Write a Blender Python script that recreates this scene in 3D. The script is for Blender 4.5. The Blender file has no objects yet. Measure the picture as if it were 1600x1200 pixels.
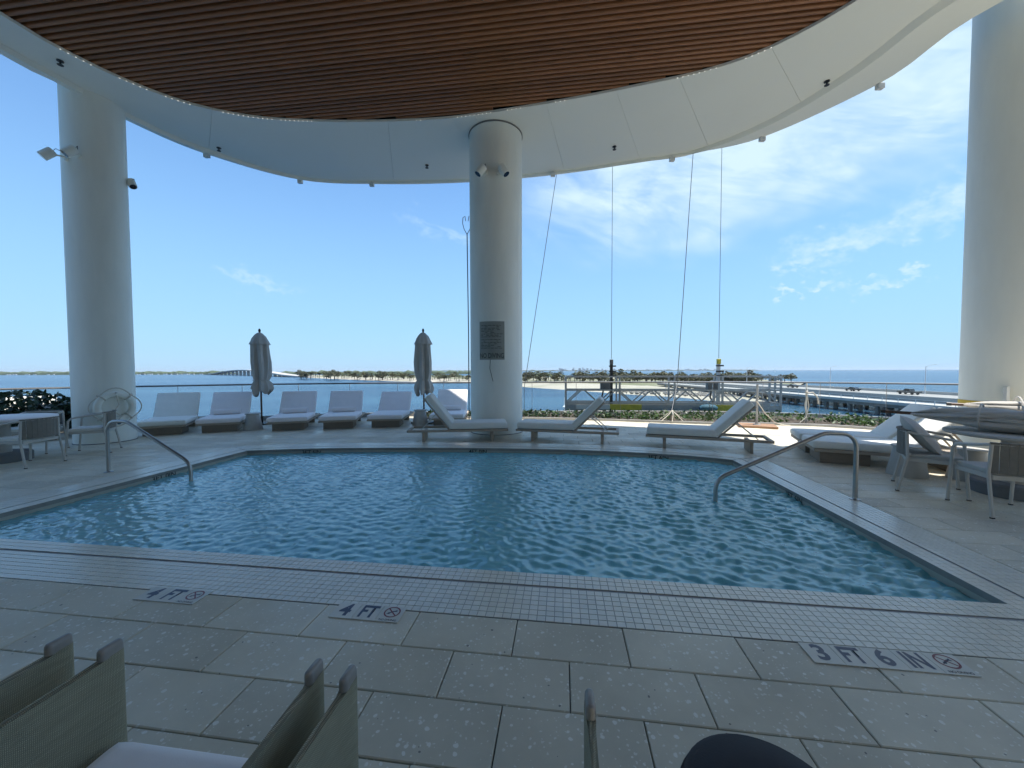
import bpy, bmesh, math, random
import numpy as np
from mathutils import Vector, Matrix, noise

random.seed(7); rng = np.random.default_rng(7)
R = math.radians
scene = bpy.context.scene
COL = scene.collection

# ------------------------------------------------------------------ camera
H = 1.5                                   # eye above the deck, metres
PITCH = math.atan(21 / 600.0); ROLL = R(0.17)
fwd = Vector((0, math.cos(PITCH), -math.sin(PITCH)))
r0 = Vector((1, 0, 0)); u0 = r0.cross(fwd)
right = r0 * math.cos(ROLL) - u0 * math.sin(ROLL)
up = r0 * math.sin(ROLL) + u0 * math.cos(ROLL)
cam_d = bpy.data.cameras.new('camera'); cam = bpy.data.objects.new('camera', cam_d); COL.objects.link(cam)
cam_d.sensor_width = 36.0; cam_d.lens = 13.5; cam_d.clip_start = 0.05; cam_d.clip_end = 60000
cam.matrix_world = Matrix(((right.x, up.x, -fwd.x, 0), (right.y, up.y, -fwd.y, 0), (right.z, up.z, -fwd.z, H), (0, 0, 0, 1)))
scene.camera = cam

# ------------------------------------------------------------------ light
SUN_AZ, SUN_EL = 98.0, 74.0               # clockwise from +Y
SKY_STRENGTH = 0.15
w = bpy.data.worlds.new('World'); scene.world = w; w.use_nodes = True
def build_world():
    nt = w.node_tree; N = nt.nodes; L = nt.links
    bg = N['Background']; bg.inputs['Strength'].default_value = SKY_STRENGTH
    sky = N.new('ShaderNodeTexSky'); sky.sky_type = 'NISHITA'; sky.sun_disc = False
    sky.sun_elevation = R(SUN_EL); sky.sun_rotation = R(SUN_AZ)
    sky.altitude = 0; sky.air_density = 1.0; sky.dust_density = 0.1; sky.ozone_density = 2.2
    tc = N.new('ShaderNodeTexCoord'); sep = N.new('ShaderNodeSeparateXYZ'); L.new(tc.outputs['Generated'], sep.inputs[0])
    def m(op, a, b=None, c=None, clamp=False):
        n = N.new('ShaderNodeMath'); n.operation = op; n.use_clamp = clamp
        for i, v in enumerate((a, b, c)):
            if v is None: continue
            if isinstance(v, (int, float)): n.inputs[i].default_value = v
            else: L.new(v, n.inputs[i])
        return n.outputs[0]
    az = m('ARCTAN2', sep.outputs[0], sep.outputs[1]); el = m('ARCSINE', sep.outputs[2])
    # cloud plane coordinates: direction projected on a flat layer overhead
    inv = m('ADD', m('MAXIMUM', sep.outputs[2], 0.0), 0.09)
    px = m('DIVIDE', sep.outputs[0], inv); py = m('DIVIDE', sep.outputs[1], inv)
    def noise_tex(vx, vy, sx, sy, rot, detail, rough, dist=0.0, off=0.0):
        cmb = N.new('ShaderNodeCombineXYZ'); L.new(vx, cmb.inputs[0]); L.new(vy, cmb.inputs[1])
        mp = N.new('ShaderNodeMapping'); mp.vector_type = 'POINT'; L.new(cmb.outputs[0], mp.inputs[0])
        mp.inputs['Rotation'].default_value[2] = rot; mp.inputs['Location'].default_value = (off * 1.7, off * 2.3, 0)
        m2 = N.new('ShaderNodeMapping'); L.new(mp.outputs[0], m2.inputs[0]); m2.inputs['Scale'].default_value = (sx, sy, 1)
        n = N.new('ShaderNodeTexNoise'); n.noise_dimensions = '2D'; n.inputs['Scale'].default_value = 1.0; n.inputs['Detail'].default_value = detail
        n.inputs['Roughness'].default_value = rough; n.inputs['Distortion'].default_value = dist
        L.new(m2.outputs[0], n.inputs[0]); return n.outputs[0]
    def smooth(v, a, b):
        n = N.new('ShaderNodeMapRange'); n.interpolation_type = 'SMOOTHSTEP'
        L.new(v, n.inputs[0]); n.inputs[1].default_value = a; n.inputs[2].default_value = b
        return n.outputs[0]
    wa = m('MULTIPLY', m('SUBTRACT', noise_tex(az, el, 5, 9, 0.2, 2, 0.6, 0.0, 3.1), 0.5), 0.22)
    wb = m('MULTIPLY', m('SUBTRACT', noise_tex(az, el, 6, 11, 0.1, 2, 0.6, 0.0, 8.7), 0.5), 0.16)
    fa = m('MULTIPLY', m('SUBTRACT', noise_tex(az, el, 22, 34, 0.1, 3, 0.62, 0.0, 1.7), 0.5), 0.14)
    fb = m('MULTIPLY', m('SUBTRACT', noise_tex(az, el, 24, 36, 0.1, 3, 0.62, 0.0, 5.3), 0.5), 0.10)
    def blob(x, y, rx, ry, rot, fine=True, lo=0.0, hi=1.15):
        a0 = math.atan((x - 800) / 600.0); e0 = math.atan((579 - y) / 600.0 * math.cos(a0))
        da = m('ADD', m('SUBTRACT', az, a0), fa if fine else wa); de = m('ADD', m('SUBTRACT', el, e0), fb if fine else wb)
        c, s = math.cos(rot), math.sin(rot)
        qx = m('DIVIDE', m('ADD', m('MULTIPLY', da, c), m('MULTIPLY', de, s)), rx)
        qy = m('DIVIDE', m('SUBTRACT', m('MULTIPLY', de, c), m('MULTIPLY', da, s)), ry)
        d = m('SQRT', m('ADD', m('MULTIPLY', qx, qx), m('MULTIPLY', qy, qy)))
        return m('SUBTRACT', 1.0, smooth(d, lo, hi))
    # high thin cirrus sheet, streaks running up and away to one side
    st = noise_tex(az, el, 2.6, 9.0, R(24), 5, 0.6, 0.5, 2.0)
    st2 = noise_tex(az, el, 9, 30, R(14), 3, 0.6, 0.4, 6.0)
    streak = m('ADD', m('MULTIPLY', smooth(st, 0.20, 0.66), 1.0), m('MULTIPLY', smooth(st2, 0.35, 0.7), 0.22))
    sheet = m('MAXIMUM', blob(1150, 200, 0.58, 0.23, R(14), False, 0.45, 1.05), blob(960, 325, 0.30, 0.085, R(-6), False, 0.25, 1.0))
    sheet = m('MAXIMUM', sheet, m('MULTIPLY', blob(1470, 90, 0.25, 0.22, R(0), False, 0.2, 1.1), 0.9))
    sheet = m('MAXIMUM', sheet, blob(1370, 190, 0.34, 0.13, R(18), False, 0.3, 1.05))
    # the sheet goes on over the roof and behind it, out of view, as loose patches
    patches = m('MULTIPLY', smooth(noise_tex(px, py, 0.35, 0.5, 0.4, 2, 0.55, 0.0, 9.0), 0.52, 0.72), smooth(el, 0.62, 0.95))
    cir = m('MULTIPLY', streak, m('MAXIMUM', sheet, m('MULTIPLY', patches, 0.5)))
    cum = blob(1300, 385, 0.115, 0.040, R(8))
    for a in ((1390, 365, 0.09, 0.030, R(12)), (1460, 330, 0.10, 0.045, R(10)), (1240, 412, 0.05, 0.022, R(14)),
              (1288, 443, 0.034, 0.015, 0), (1355, 448, 0.045, 0.014, R(8)), (1428, 430, 0.03, 0.012, 0), (1220, 466, 0.026, 0.013, 0)):
        cum = m('MAXIMUM', cum, blob(*a))
    cum = m('MULTIPLY', cum, smooth(noise_tex(az, el, 16, 24, 0.2, 4, 0.6, 0.0, 4.0), 0.18, 0.70))
    wisp = m('MULTIPLY', m('MAXIMUM', blob(405, 438, 0.11, 0.017, R(-8)), blob(690, 362, 0.10, 0.028, R(-14))), m('MULTIPLY', smooth(st2, 0.4, 0.7), 0.42))
    dens = m('ADD', m('MULTIPLY', cir, 0.88), m('ADD', m('MULTIPLY', cum, 0.8), wisp), clamp=True)
    mix = N.new('ShaderNodeMix'); mix.data_type = 'RGBA'; L.new(dens, mix.inputs[0])
    gam = N.new('ShaderNodeHueSaturation'); gam.inputs['Saturation'].default_value = 1.12; gam.inputs['Value'].default_value = 1.0
    L.new(sky.outputs[0], gam.inputs['Color'])
    hz = N.new('ShaderNodeMix'); hz.data_type = 'RGBA'; L.new(m('MULTIPLY', m('SUBTRACT', 1.0, smooth(el, -0.05, 0.62)), 0.90), hz.inputs[0])
    tn = N.new('ShaderNodeMix'); tn.data_type = 'RGBA'; tn.blend_type = 'MULTIPLY'; tn.inputs[0].default_value = 1.0; L.new(gam.outputs[0], tn.inputs[6]); tn.inputs[7].default_value = (0.77, 0.84, 0.87, 1)
    L.new(tn.outputs[2], hz.inputs[6]); hz.inputs[7].default_value = (1.27, 2.38, 3.65, 1)
    L.new(hz.outputs[2], mix.inputs[6]); mix.inputs[7].default_value = (2.7, 3.5, 4.0, 1)
    L.new(mix.outputs[2], bg.inputs['Color'])
build_world()
w.cycles.sampling_method = 'MANUAL'; w.cycles.sample_map_resolution = 256
sun_d = bpy.data.lights.new('sun', 'SUN'); sun_d.energy = 4.3; sun_d.angle = R(0.55); sun_d.color = (1.0, 0.96, 0.89)
sun = bpy.data.objects.new('sun', sun_d); COL.objects.link(sun)
sdir = Vector((math.sin(R(SUN_AZ)) * math.cos(R(SUN_EL)), math.cos(R(SUN_AZ)) * math.cos(R(SUN_EL)), math.sin(R(SUN_EL))))
sun.rotation_euler = sdir.to_track_quat('Z', 'Y').to_euler()
vs = scene.view_settings; vs.view_transform = 'Standard'; vs.look = 'None'; vs.exposure = 0.84; vs.gamma = 1.0; vs.use_curve_mapping = False
cy = scene.cycles; cy.max_bounces = 8; cy.diffuse_bounces = 4; cy.glossy_bounces = 3; cy.transmission_bounces = 6; cy.transparent_max_bounces = 12
cy.use_denoising = True; cy.use_adaptive_sampling = True; cy.adaptive_threshold = .02; cy.caustics_refractive = True; cy.caustics_reflective = False; cy.sample_clamp_indirect = 6.0

# ------------------------------------------------------------------ measuring helpers
def ray(x, y): return fwd + right * ((x - 800) / 600.0) - up * ((y - 600) / 600.0)
def at(x, y, z=0.0):
    d = ray(x, y); t = (z - H) / d.z; return Vector((d.x * t, d.y * t, z))
def atY(x, y, Y):
    d = ray(x, y); t = Y / d.y; return Vector((d.x * t, Y, H + d.z * t))
def px_of(p):
    q = Vector(p) - Vector((0, 0, H)); ww = q.dot(fwd)
    if ww < 0.05: return None
    return (800 + 600 * q.dot(right) / ww, 600 - 600 * q.dot(up) / ww)
A = R(-7.4)                               # the pool and its paving are turned a little against the view
UX, UY = math.cos(A), math.sin(A); VX, VY = -math.sin(A), math.cos(A)
def W(u, v, z=0.0): return Vector((u * UX + v * VX, u * UY + v * VY, z))
def toUV(p): return (p[0] * UX + p[1] * UY, p[0] * VX + p[1] * VY)
RUV = Matrix.Rotation(A, 4, 'Z')

# ------------------------------------------------------------------ materials
MATS = {}
def mat(name, col, rough=0.6, var=0.0, vscale=8.0, bump=0.0, bscale=60.0, metal=0.0, rnd=0.0, spec=0.5, stretch=None, col2=None, c2scale=3.0, c2lo=0.45, c2hi=0.7, coat=0.0, sheen=0.0, coords='world', trans=0.0):
    m = bpy.data.materials.new(name); m.use_nodes = True; nt = m.node_tree; N = nt.nodes; L = nt.links
    b = N['Principled BSDF']; b.inputs['Roughness'].default_value = rough; b.inputs['Metallic'].default_value = metal
    b.inputs['Specular IOR Level'].default_value = spec; b.inputs['Base Color'].default_value = (*col, 1)
    b.inputs['Coat Weight'].default_value = coat; b.inputs['Sheen Weight'].default_value = sheen
    if coords == 'world':
        g = N.new('ShaderNodeNewGeometry'); vec = g.outputs['Position']
    else:
        g = N.new('ShaderNodeTexCoord'); vec = g.outputs['Object']
    if stretch:
        mp = N.new('ShaderNodeMapping'); mp.inputs['Scale'].default_value = stretch; L.new(vec, mp.inputs[0]); vec = mp.outputs[0]
    cur = None
    def rgbmix(fac, a, bb, mode='MIX', f=None):
        n = N.new('ShaderNodeMix'); n.data_type = 'RGBA'; n.blend_type = mode
        if f is not None: n.inputs[0].default_value = f
        if fac is not None: L.new(fac, n.inputs[0])
        for i, v in ((6, a), (7, bb)):
            if isinstance(v, tuple): n.inputs[i].default_value = (*v, 1)
            else: L.new(v, n.inputs[i])
        return n.outputs[2]
    if col2:
        n = N.new('ShaderNodeTexNoise'); n.inputs['Scale'].default_value = c2scale; n.inputs['Detail'].default_value = 5; n.inputs['Roughness'].default_value = .6; L.new(vec, n.inputs[0])
        r = N.new('ShaderNodeMapRange'); r.interpolation_type = 'SMOOTHSTEP'; r.inputs[1].default_value = c2lo; r.inputs[2].default_value = c2hi; L.new(n.outputs[0], r.inputs[0])
        cur = rgbmix(r.outputs[0], col, col2)
    if var or rnd:
        h = N.new('ShaderNodeHueSaturation'); 
        if cur is None: h.inputs['Color'].default_value = (*col, 1)
        else: L.new(cur, h.inputs['Color'])
        val = None
        if var:
            n = N.new('ShaderNodeTexNoise'); n.inputs['Scale'].default_value = vscale; n.inputs['Detail'].default_value = 6; n.inputs['Roughness'].default_value = .65; L.new(vec, n.inputs[0])
            r = N.new('ShaderNodeMapRange'); r.inputs[1].default_value = .25; r.inputs[2].default_value = .8; r.inputs[3].default_value = 1 - var; r.inputs[4].default_value = 1 + var; L.new(n.outputs[0], r.inputs[0]); val = r.outputs[0]
        if rnd:
            o = N.new('ShaderNodeObjectInfo'); r = N.new('ShaderNodeMapRange'); r.inputs[3].default_value = 1 - rnd; r.inputs[4].default_value = 1 + rnd; L.new(o.outputs['Random'], r.inputs[0])
            if val is None: val = r.outputs[0]
            else:
                q = N.new('ShaderNodeMath'); q.operation = 'MULTIPLY'; L.new(val, q.inputs[0]); L.new(r.outputs[0], q.inputs[1]); val = q.outputs[0]
        L.new(val, h.inputs['Value']); cur = h.outputs[0]
    if cur is not None: L.new(cur, b.inputs['Base Color'])
    if bump:
        n = N.new('ShaderNodeTexNoise'); n.inputs['Scale'].default_value = bscale; n.inputs['Detail'].default_value = 4; L.new(vec, n.inputs[0])
        bm = N.new('ShaderNodeBump'); bm.inputs['Strength'].default_value = min(1, bump * 4); bm.inputs['Distance'].default_value = bump * 0.05; L.new(n.outputs[0], bm.inputs['Height']); L.new(bm.outputs[0], b.inputs['Normal'])
    if trans:
        tr = N.new('ShaderNodeBsdfTranslucent'); ms = N.new('ShaderNodeMixShader'); ms.inputs[0].default_value = trans
        if cur is not None: L.new(cur, tr.inputs[0])
        else: tr.inputs[0].default_value = (*col, 1)
        L.new(b.outputs[0], ms.inputs[1]); L.new(tr.outputs[0], ms.inputs[2]); L.new(ms.outputs[0], N['Material Output'].inputs['Surface'])
    if rnd and val is not None:
        at_ = N.new('ShaderNodeAttribute'); at_.attribute_name = 'tone'; q = N.new('ShaderNodeMath'); q.operation = 'ADD'; L.new(at_.outputs['Fac'], q.inputs[0]); L.new(val, q.inputs[1]); L.new(q.outputs[0], h.inputs['Value'])
    m['b'] = 1; MATS[name] = m
    return m

def stone_mat():
    m = mat('paver_stone', (0.62, 0.565, 0.44), 0.62, var=0.16, vscale=1.8, rnd=0.10, bump=0.03, bscale=90, spec=0.4)
    nt = m.node_tree; N = nt.nodes; L = nt.links; b = N['Principled BSDF']
    src = b.inputs['Base Color'].links[0].from_socket
    g = N.new('ShaderNodeNewGeometry')
    def specks(scale, thr, keep, seed):
        mp = N.new('ShaderNodeMapping'); mp.inputs['Location'].default_value = (seed, seed * 2, 0); L.new(g.outputs['Position'], mp.inputs[0])
        wn = N.new('ShaderNodeTexNoise'); wn.inputs['Scale'].default_value = scale * .9; L.new(mp.outputs[0], wn.inputs[0])
        ad = N.new('ShaderNodeVectorMath'); ad.operation = 'MULTIPLY_ADD'; L.new(wn.outputs['Color'], ad.inputs[0]); ad.inputs[1].default_value = (.02, .02, 0); L.new(mp.outputs[0], ad.inputs[2])
        v = N.new('ShaderNodeTexVoronoi'); v.inputs['Scale'].default_value = scale; L.new(ad.outputs[0], v.inputs[0])
        sc = N.new('ShaderNodeSeparateColor'); L.new(v.outputs['Color'], sc.inputs[0])
        sz = N.new('ShaderNodeMath'); sz.operation = 'MULTIPLY'; L.new(sc.outputs[1], sz.inputs[0]); sz.inputs[1].default_value = thr
        a = N.new('ShaderNodeMath'); a.operation = 'LESS_THAN'; L.new(v.outputs['Distance'], a.inputs[0]); L.new(sz.outputs[0], a.inputs[1])
        c = N.new('ShaderNodeMath'); c.operation = 'LESS_THAN'; L.new(sc.outputs[0], c.inputs[0]); c.inputs[1].default_value = keep
        q = N.new('ShaderNodeMath'); q.operation = 'MULTIPLY'; L.new(a.outputs[0], q.inputs[0]); L.new(c.outputs[0], q.inputs[1])
        return q.outputs[0]
    cur = src
    for fac, colr, amt in ((specks(30, .34, .55, 1.3), (.90, .88, .82), .6), (specks(62, .38, .45, 4.1), (.86, .84, .78), .5), (specks(24, .17, .2, 7.7), (.12, .115, .11), .8)):
        mu = N.new('ShaderNodeMath'); mu.operation = 'MULTIPLY'; L.new(fac, mu.inputs[0]); mu.inputs[1].default_value = amt
        mx = N.new('ShaderNodeMix'); mx.data_type = 'RGBA'; L.new(mu.outputs[0], mx.inputs[0]); L.new(cur, mx.inputs[6]); mx.inputs[7].default_value = (*colr, 1); cur = mx.outputs[2]
    L.new(cur, b.inputs['Base Color'])
    # faint wet patches by the pool edge: gloss only
    n = N.new('ShaderNodeTexNoise'); n.inputs['Scale'].default_value = 1.1; n.inputs['Detail'].default_value = 5; L.new(g.outputs['Position'], n.inputs[0])
    r = N.new('ShaderNodeMapRange'); r.inputs[1].default_value = .42; r.inputs[2].default_value = .62; r.inputs[3].default_value = .68; r.inputs[4].default_value = .30; L.new(n.outputs[0], r.inputs[0]); L.new(r.outputs[0], b.inputs['Roughness'])
    return m
M_STONE = stone_mat()
M_TILE = mat('coping_tile', (0.74, 0.71, 0.61), 0.24, var=0.06, vscale=3, rnd=0.05, spec=0.5)
M_GROUT = mat('grout', (0.28, 0.28, 0.26), 0.9, var=.15, vscale=9)
M_SLOT = mat('deck_bed', (0.055, 0.06, 0.065), 0.9, var=.2)
M_BASIN = mat('pool_plaster', (0.66, 0.92, 0.92), 0.5, var=0.08, vscale=1.5)
M_WHITE = mat('white_render', (0.86, 0.865, 0.79), 0.72, var=0.035, vscale=1.6, bump=0.02, bscale=40, col2=(.81, .815, .745), c2scale=.7)
M_COLUMN = mat('column_paint', (0.85, 0.855, 0.78), 0.7, var=0.05, vscale=3.5, bump=0.05, bscale=26, stretch=(1, 1, .22), col2=(.79, .80, .74), c2scale=1.4, c2lo=.42, c2hi=.7)
M_SOFFIT = mat('white_soffit', (0.85, 0.855, 0.775), 0.75, var=0.025, vscale=1.0, col2=(.81, .825, .765), c2scale=.5)
M_JOINT = mat('joint_dark', (.16, .16, .16), .9)
M_WOOD = mat('brown_wood_slat', (0.27, 0.118, 0.05), 0.42, var=0.28, vscale=5, rnd=0.16, stretch=(0.5, 8, 8), spec=.5)
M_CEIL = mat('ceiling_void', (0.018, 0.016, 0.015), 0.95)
M_TEAK = mat('weathered_teak', (0.40, 0.335, 0.265), 0.7, var=0.18, vscale=6, rnd=.06, stretch=(1, 9, 9), coords='obj', bump=.02, bscale=30)
M_TEAKD = mat('dark_teak', (0.25, 0.205, 0.16), 0.7, var=0.2, vscale=6, rnd=.08, stretch=(1, 9, 9), coords='obj')
M_CUSH = mat('grey_white_cushion', (0.78, 0.77, 0.71), 0.9, var=0.05, vscale=7, bump=.05, bscale=220, sheen=.2, coords='obj')
M_TOWEL = mat('white_towelling', (0.88, 0.84, 0.84), 0.95, var=0.05, vscale=6, bump=.05, bscale=260, sheen=.3, coords='obj')
M_STEEL = mat('brushed_steel', (0.40, 0.39, 0.37), 0.36, metal=1.0, var=.08, vscale=40)
M_ALU = mat('aluminium', (0.42, 0.42, 0.41), 0.5, metal=.4, var=.12, vscale=12)
M_ALUW = mat('pale_painted_metal', (0.66, 0.66, 0.63), 0.5, var=.08, vscale=10)
M_BEIGE = mat('beige_metal', (0.52, 0.50, 0.46), 0.5, var=.05)
M_CAP = mat('cap_plastic', (0.27, 0.25, 0.225), 0.4, var=.1, vscale=40)
M_ROPE = mat('taupe_strap', (0.20, 0.185, 0.16), 0.9, var=.12, vscale=30, bump=.12, bscale=200, rnd=.08, coords='obj')
M_CONC = mat('pale_concrete', (0.47, 0.455, 0.42), 0.8, var=.1, vscale=9, bump=.03, bscale=50, coords='obj')
M_CONCD = mat('dark_concrete', (0.17, 0.175, 0.18), 0.8, var=.12, vscale=9, coords='obj')
M_CANVAS = mat('grey_canvas', (0.47, 0.445, 0.405), 0.9, var=.09, vscale=5, bump=.08, bscale=160, sheen=.15, coords='obj')
M_DARK = mat('dark_metal', (0.03, 0.028, 0.027), 0.45, var=.1)
M_POLE = mat('brown_pole', (0.12, 0.065, 0.04), 0.45, var=.2, vscale=12)
M_LENS = mat('camera_lens', (0.006, 0.006, 0.008), 0.12)
M_SIGN = mat('sign_plate', (0.26, 0.275, 0.25), 0.5, var=.05)
M_INK = mat('sign_ink', (0.03, 0.035, 0.035), 0.6)
M_BLUEINK = mat('navy_glaze', (0.035, 0.042, 0.085), 0.4)
M_REDINK = mat('dark_red_glaze', (0.20, 0.03, 0.035), 0.4)
M_PLATE = mat('marker_ceramic', (0.62, 0.59, 0.51), 0.4, var=.05, rnd=.05)
M_LEAF = mat('leaf_green', (0.06, 0.115, 0.03), 0.5, rnd=.1, var=.35, vscale=3, trans=.25)
M_LEAFD = mat('leaf_dark', (0.028, 0.055, 0.026), 0.45, rnd=.1, var=.35, vscale=3, trans=.15)
M_LEAFO = mat('leaf_olive', (0.085, 0.085, 0.035), 0.6, rnd=.25, var=.3, vscale=.2, trans=.2)
M_LEAFP = mat('palm_frond', (0.065, 0.085, 0.03), 0.5, rnd=.3, var=.3, vscale=.2, trans=.2)
M_TRUNK = mat('trunk_bark', (0.17, 0.14, 0.11), 0.9, var=.2, vscale=2)
M_SAND = mat('beach_sand', (0.38, 0.35, 0.28), 0.95, var=.12, vscale=.06, col2=(.26, .25, .18), c2scale=.03, c2lo=.5, c2hi=.66)
M_GRASSL = mat('dry_grass', (0.17, 0.175, 0.10), 0.95, var=.2, vscale=.1, col2=(.30, .28, .21), c2scale=.05, c2lo=.52, c2hi=.6)
M_WLINE = mat('waterline_tile', (0.42, 0.43, 0.37), 0.35, var=.08, vscale=5)
M_ROCK = mat('shore_rock', (0.20, 0.19, 0.17), 0.9, var=.35, vscale=.8, rnd=.2)
M_FARLAND = mat('distant_wood', (0.06, 0.085, 0.04), 0.9, var=.4, vscale=.05)
M_BLDG = mat('pale_building', (0.62, 0.60, 0.56), 0.8, rnd=.15)
M_ROADC = mat('bridge_concrete', (0.42, 0.41, 0.38), 0.85, var=.1, vscale=.5)
M_ASPH = mat('pale_asphalt', (0.30, 0.295, 0.28), 0.9, var=.08, vscale=.4)
M_PILE = mat('pile_concrete', (0.17, 0.16, 0.145), 0.9, var=.2, vscale=1)
M_CARD = mat('dark_car_paint', (0.02, 0.022, 0.025), 0.25, coat=.6)
M_CARG = mat('grey_car_paint', (0.06, 0.06, 0.058), 0.3, coat=.6)
M_TYRE = mat('tyre_rubber', (0.02, 0.02, 0.02), 0.85)
M_GLASSD = mat('car_glass', (0.01, 0.012, 0.014), 0.08)
M_SOIL = mat('planter_soil', (0.07, 0.055, 0.04), 0.95, var=.3, vscale=12)
M_KERB = mat('planter_concrete', (0.38, 0.375, 0.36), 0.85, var=.1, vscale=4)
M_YELLOW = mat('yellow_paint', (0.62, 0.52, 0.06), 0.5, var=.2, vscale=6)
M_TEAL = mat('teal_fabric', (0.03, 0.11, 0.17), 0.7, var=.15)
M_PLANK = mat('orange_timber', (0.34, 0.20, 0.12), 0.75, var=.25, vscale=8, stretch=(1, 8, 8))
M_CORD = mat('white_rope', (0.62, 0.58, 0.50), 0.9, var=.1, vscale=30)
M_CABLE = mat('steel_cable', (0.14, 0.145, 0.15), 0.5, metal=.4)
M_SLING = mat('woven_sling', (0.125, 0.125, 0.10), 0.75, var=.0)
M_CHARC = mat('charcoal_upholstery', (0.02, 0.02, 0.026), 0.8, var=.1, bump=.05, bscale=150)
M_FACADE = mat('facade_wall', (0.60, 0.59, 0.55), 0.6, var=.05)
M_TAPE = mat('caution_tape', (0.62, 0.42, 0.03), 0.5)
def weave():
    m = M_SLING; nt = m.node_tree; N = nt.nodes; L = nt.links; b = N['Principled BSDF']
    tc = N.new('ShaderNodeTexCoord')
    def wave(direction, sc):
        wv = N.new('ShaderNodeTexWave'); wv.bands_direction = direction; wv.inputs['Scale'].default_value = sc; wv.inputs['Distortion'].default_value = 1.6; wv.inputs['Detail'].default_value = 1
        L.new(tc.outputs['Object'], wv.inputs[0]); return wv.outputs[0]
    a = wave('Z', 64); c = wave('Y', 84)
    q = N.new('ShaderNodeMath'); q.operation = 'MULTIPLY'; L.new(a, q.inputs[0]); L.new(c, q.inputs[1])
    ns = N.new('ShaderNodeTexNoise'); ns.inputs['Scale'].default_value = 55; mp = N.new('ShaderNodeMapping'); mp.inputs['Scale'].default_value = (1, .25, 3); L.new(tc.outputs['Object'], mp.inputs[0]); L.new(mp.outputs[0], ns.inputs[0])
    q2 = N.new('ShaderNodeMath'); q2.operation = 'MULTIPLY'; L.new(q.outputs[0], q2.inputs[0]); L.new(ns.outputs[0], q2.inputs[1])
    mx = N.new('ShaderNodeMix'); mx.data_type = 'RGBA'; L.new(q2.outputs[0], mx.inputs[0]); mx.inputs[6].default_value = (.215, .20, .135, 1); mx.inputs[7].default_value = (.82, .76, .54, 1); L.new(mx.outputs[2], b.inputs['Base Color'])
    bm = N.new('ShaderNodeBump'); bm.inputs['Strength'].default_value = .4; bm.inputs['Distance'].default_value = .002; L.new(q.outputs[0], bm.inputs['Height']); L.new(bm.outputs[0], b.inputs['Normal'])
weave()
def thin_glass(name, tint, ior=1.45):
    m = bpy.data.materials.new(name); m.use_nodes = True; nt = m.node_tree; N = nt.nodes; L = nt.links
    N.remove(N['Principled BSDF'])
    t = N.new('ShaderNodeBsdfTransparent'); t.inputs[0].default_value = (*tint, 1)
    g = N.new('ShaderNodeBsdfGlossy'); g.inputs['Roughness'].default_value = .02; g.inputs[0].default_value = (1, 1, 1, 1)
    f = N.new('ShaderNodeFresnel'); f.inputs[0].default_value = ior
    ms = N.new('ShaderNodeMixShader'); L.new(f.outputs[0], ms.inputs[0]); L.new(t.outputs[0], ms.inputs[1]); L.new(g.outputs[0], ms.inputs[2]); L.new(ms.outputs[0], N['Material Output'].inputs[0])
    return m
M_GLASS = thin_glass('rail_glass', (.955, .975, .97), 1.2)
def water_mat():
    m = bpy.data.materials.new('pool_water'); m.use_nodes = True; nt = m.node_tree; N = nt.nodes; L = nt.links; N.remove(N['Principled BSDF'])
    rf = N.new('ShaderNodeBsdfRefraction'); rf.inputs['Color'].default_value = (.75, .97, 1.0, 1); rf.inputs['Roughness'].default_value = 0.0; rf.inputs['IOR'].default_value = 1.06
    gl = N.new('ShaderNodeBsdfGlossy'); gl.inputs['Roughness'].default_value = .025; gl.inputs['Color'].default_value = (1, 1, 1, 1)
    fr = N.new('ShaderNodeFresnel'); fr.inputs['IOR'].default_value = 1.48; ms = N.new('ShaderNodeMixShader')
    g = N.new('ShaderNodeNewGeometry'); n = N.new('ShaderNodeTexNoise'); n.inputs['Scale'].default_value = 16; n.inputs['Detail'].default_value = 3; L.new(g.outputs['Position'], n.inputs[0])
    bm = N.new('ShaderNodeBump'); bm.inputs['Strength'].default_value = .25; bm.inputs['Distance'].default_value = .01; L.new(n.outputs[0], bm.inputs['Height'])
    for x in (rf, gl, fr): L.new(bm.outputs[0], x.inputs['Normal'])
    # even teal diffuse added to brighten the body, over what comes up from the floor
    df = N.new('ShaderNodeBsdfDiffuse'); df.inputs['Color'].default_value = (.27, .72, .80, 1); bd = N.new('ShaderNodeMixShader'); bd.inputs[0].default_value = .40; L.new(df.outputs[0], bd.inputs[1]); L.new(rf.outputs[0], bd.inputs[2])
    L.new(fr.outputs[0], ms.inputs[0]); L.new(bd.outputs[0], ms.inputs[1]); L.new(gl.outputs[0], ms.inputs[2]); L.new(ms.outputs[0], N['Material Output'].inputs['Surface'])
    return m
M_WATER = water_mat()
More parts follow.
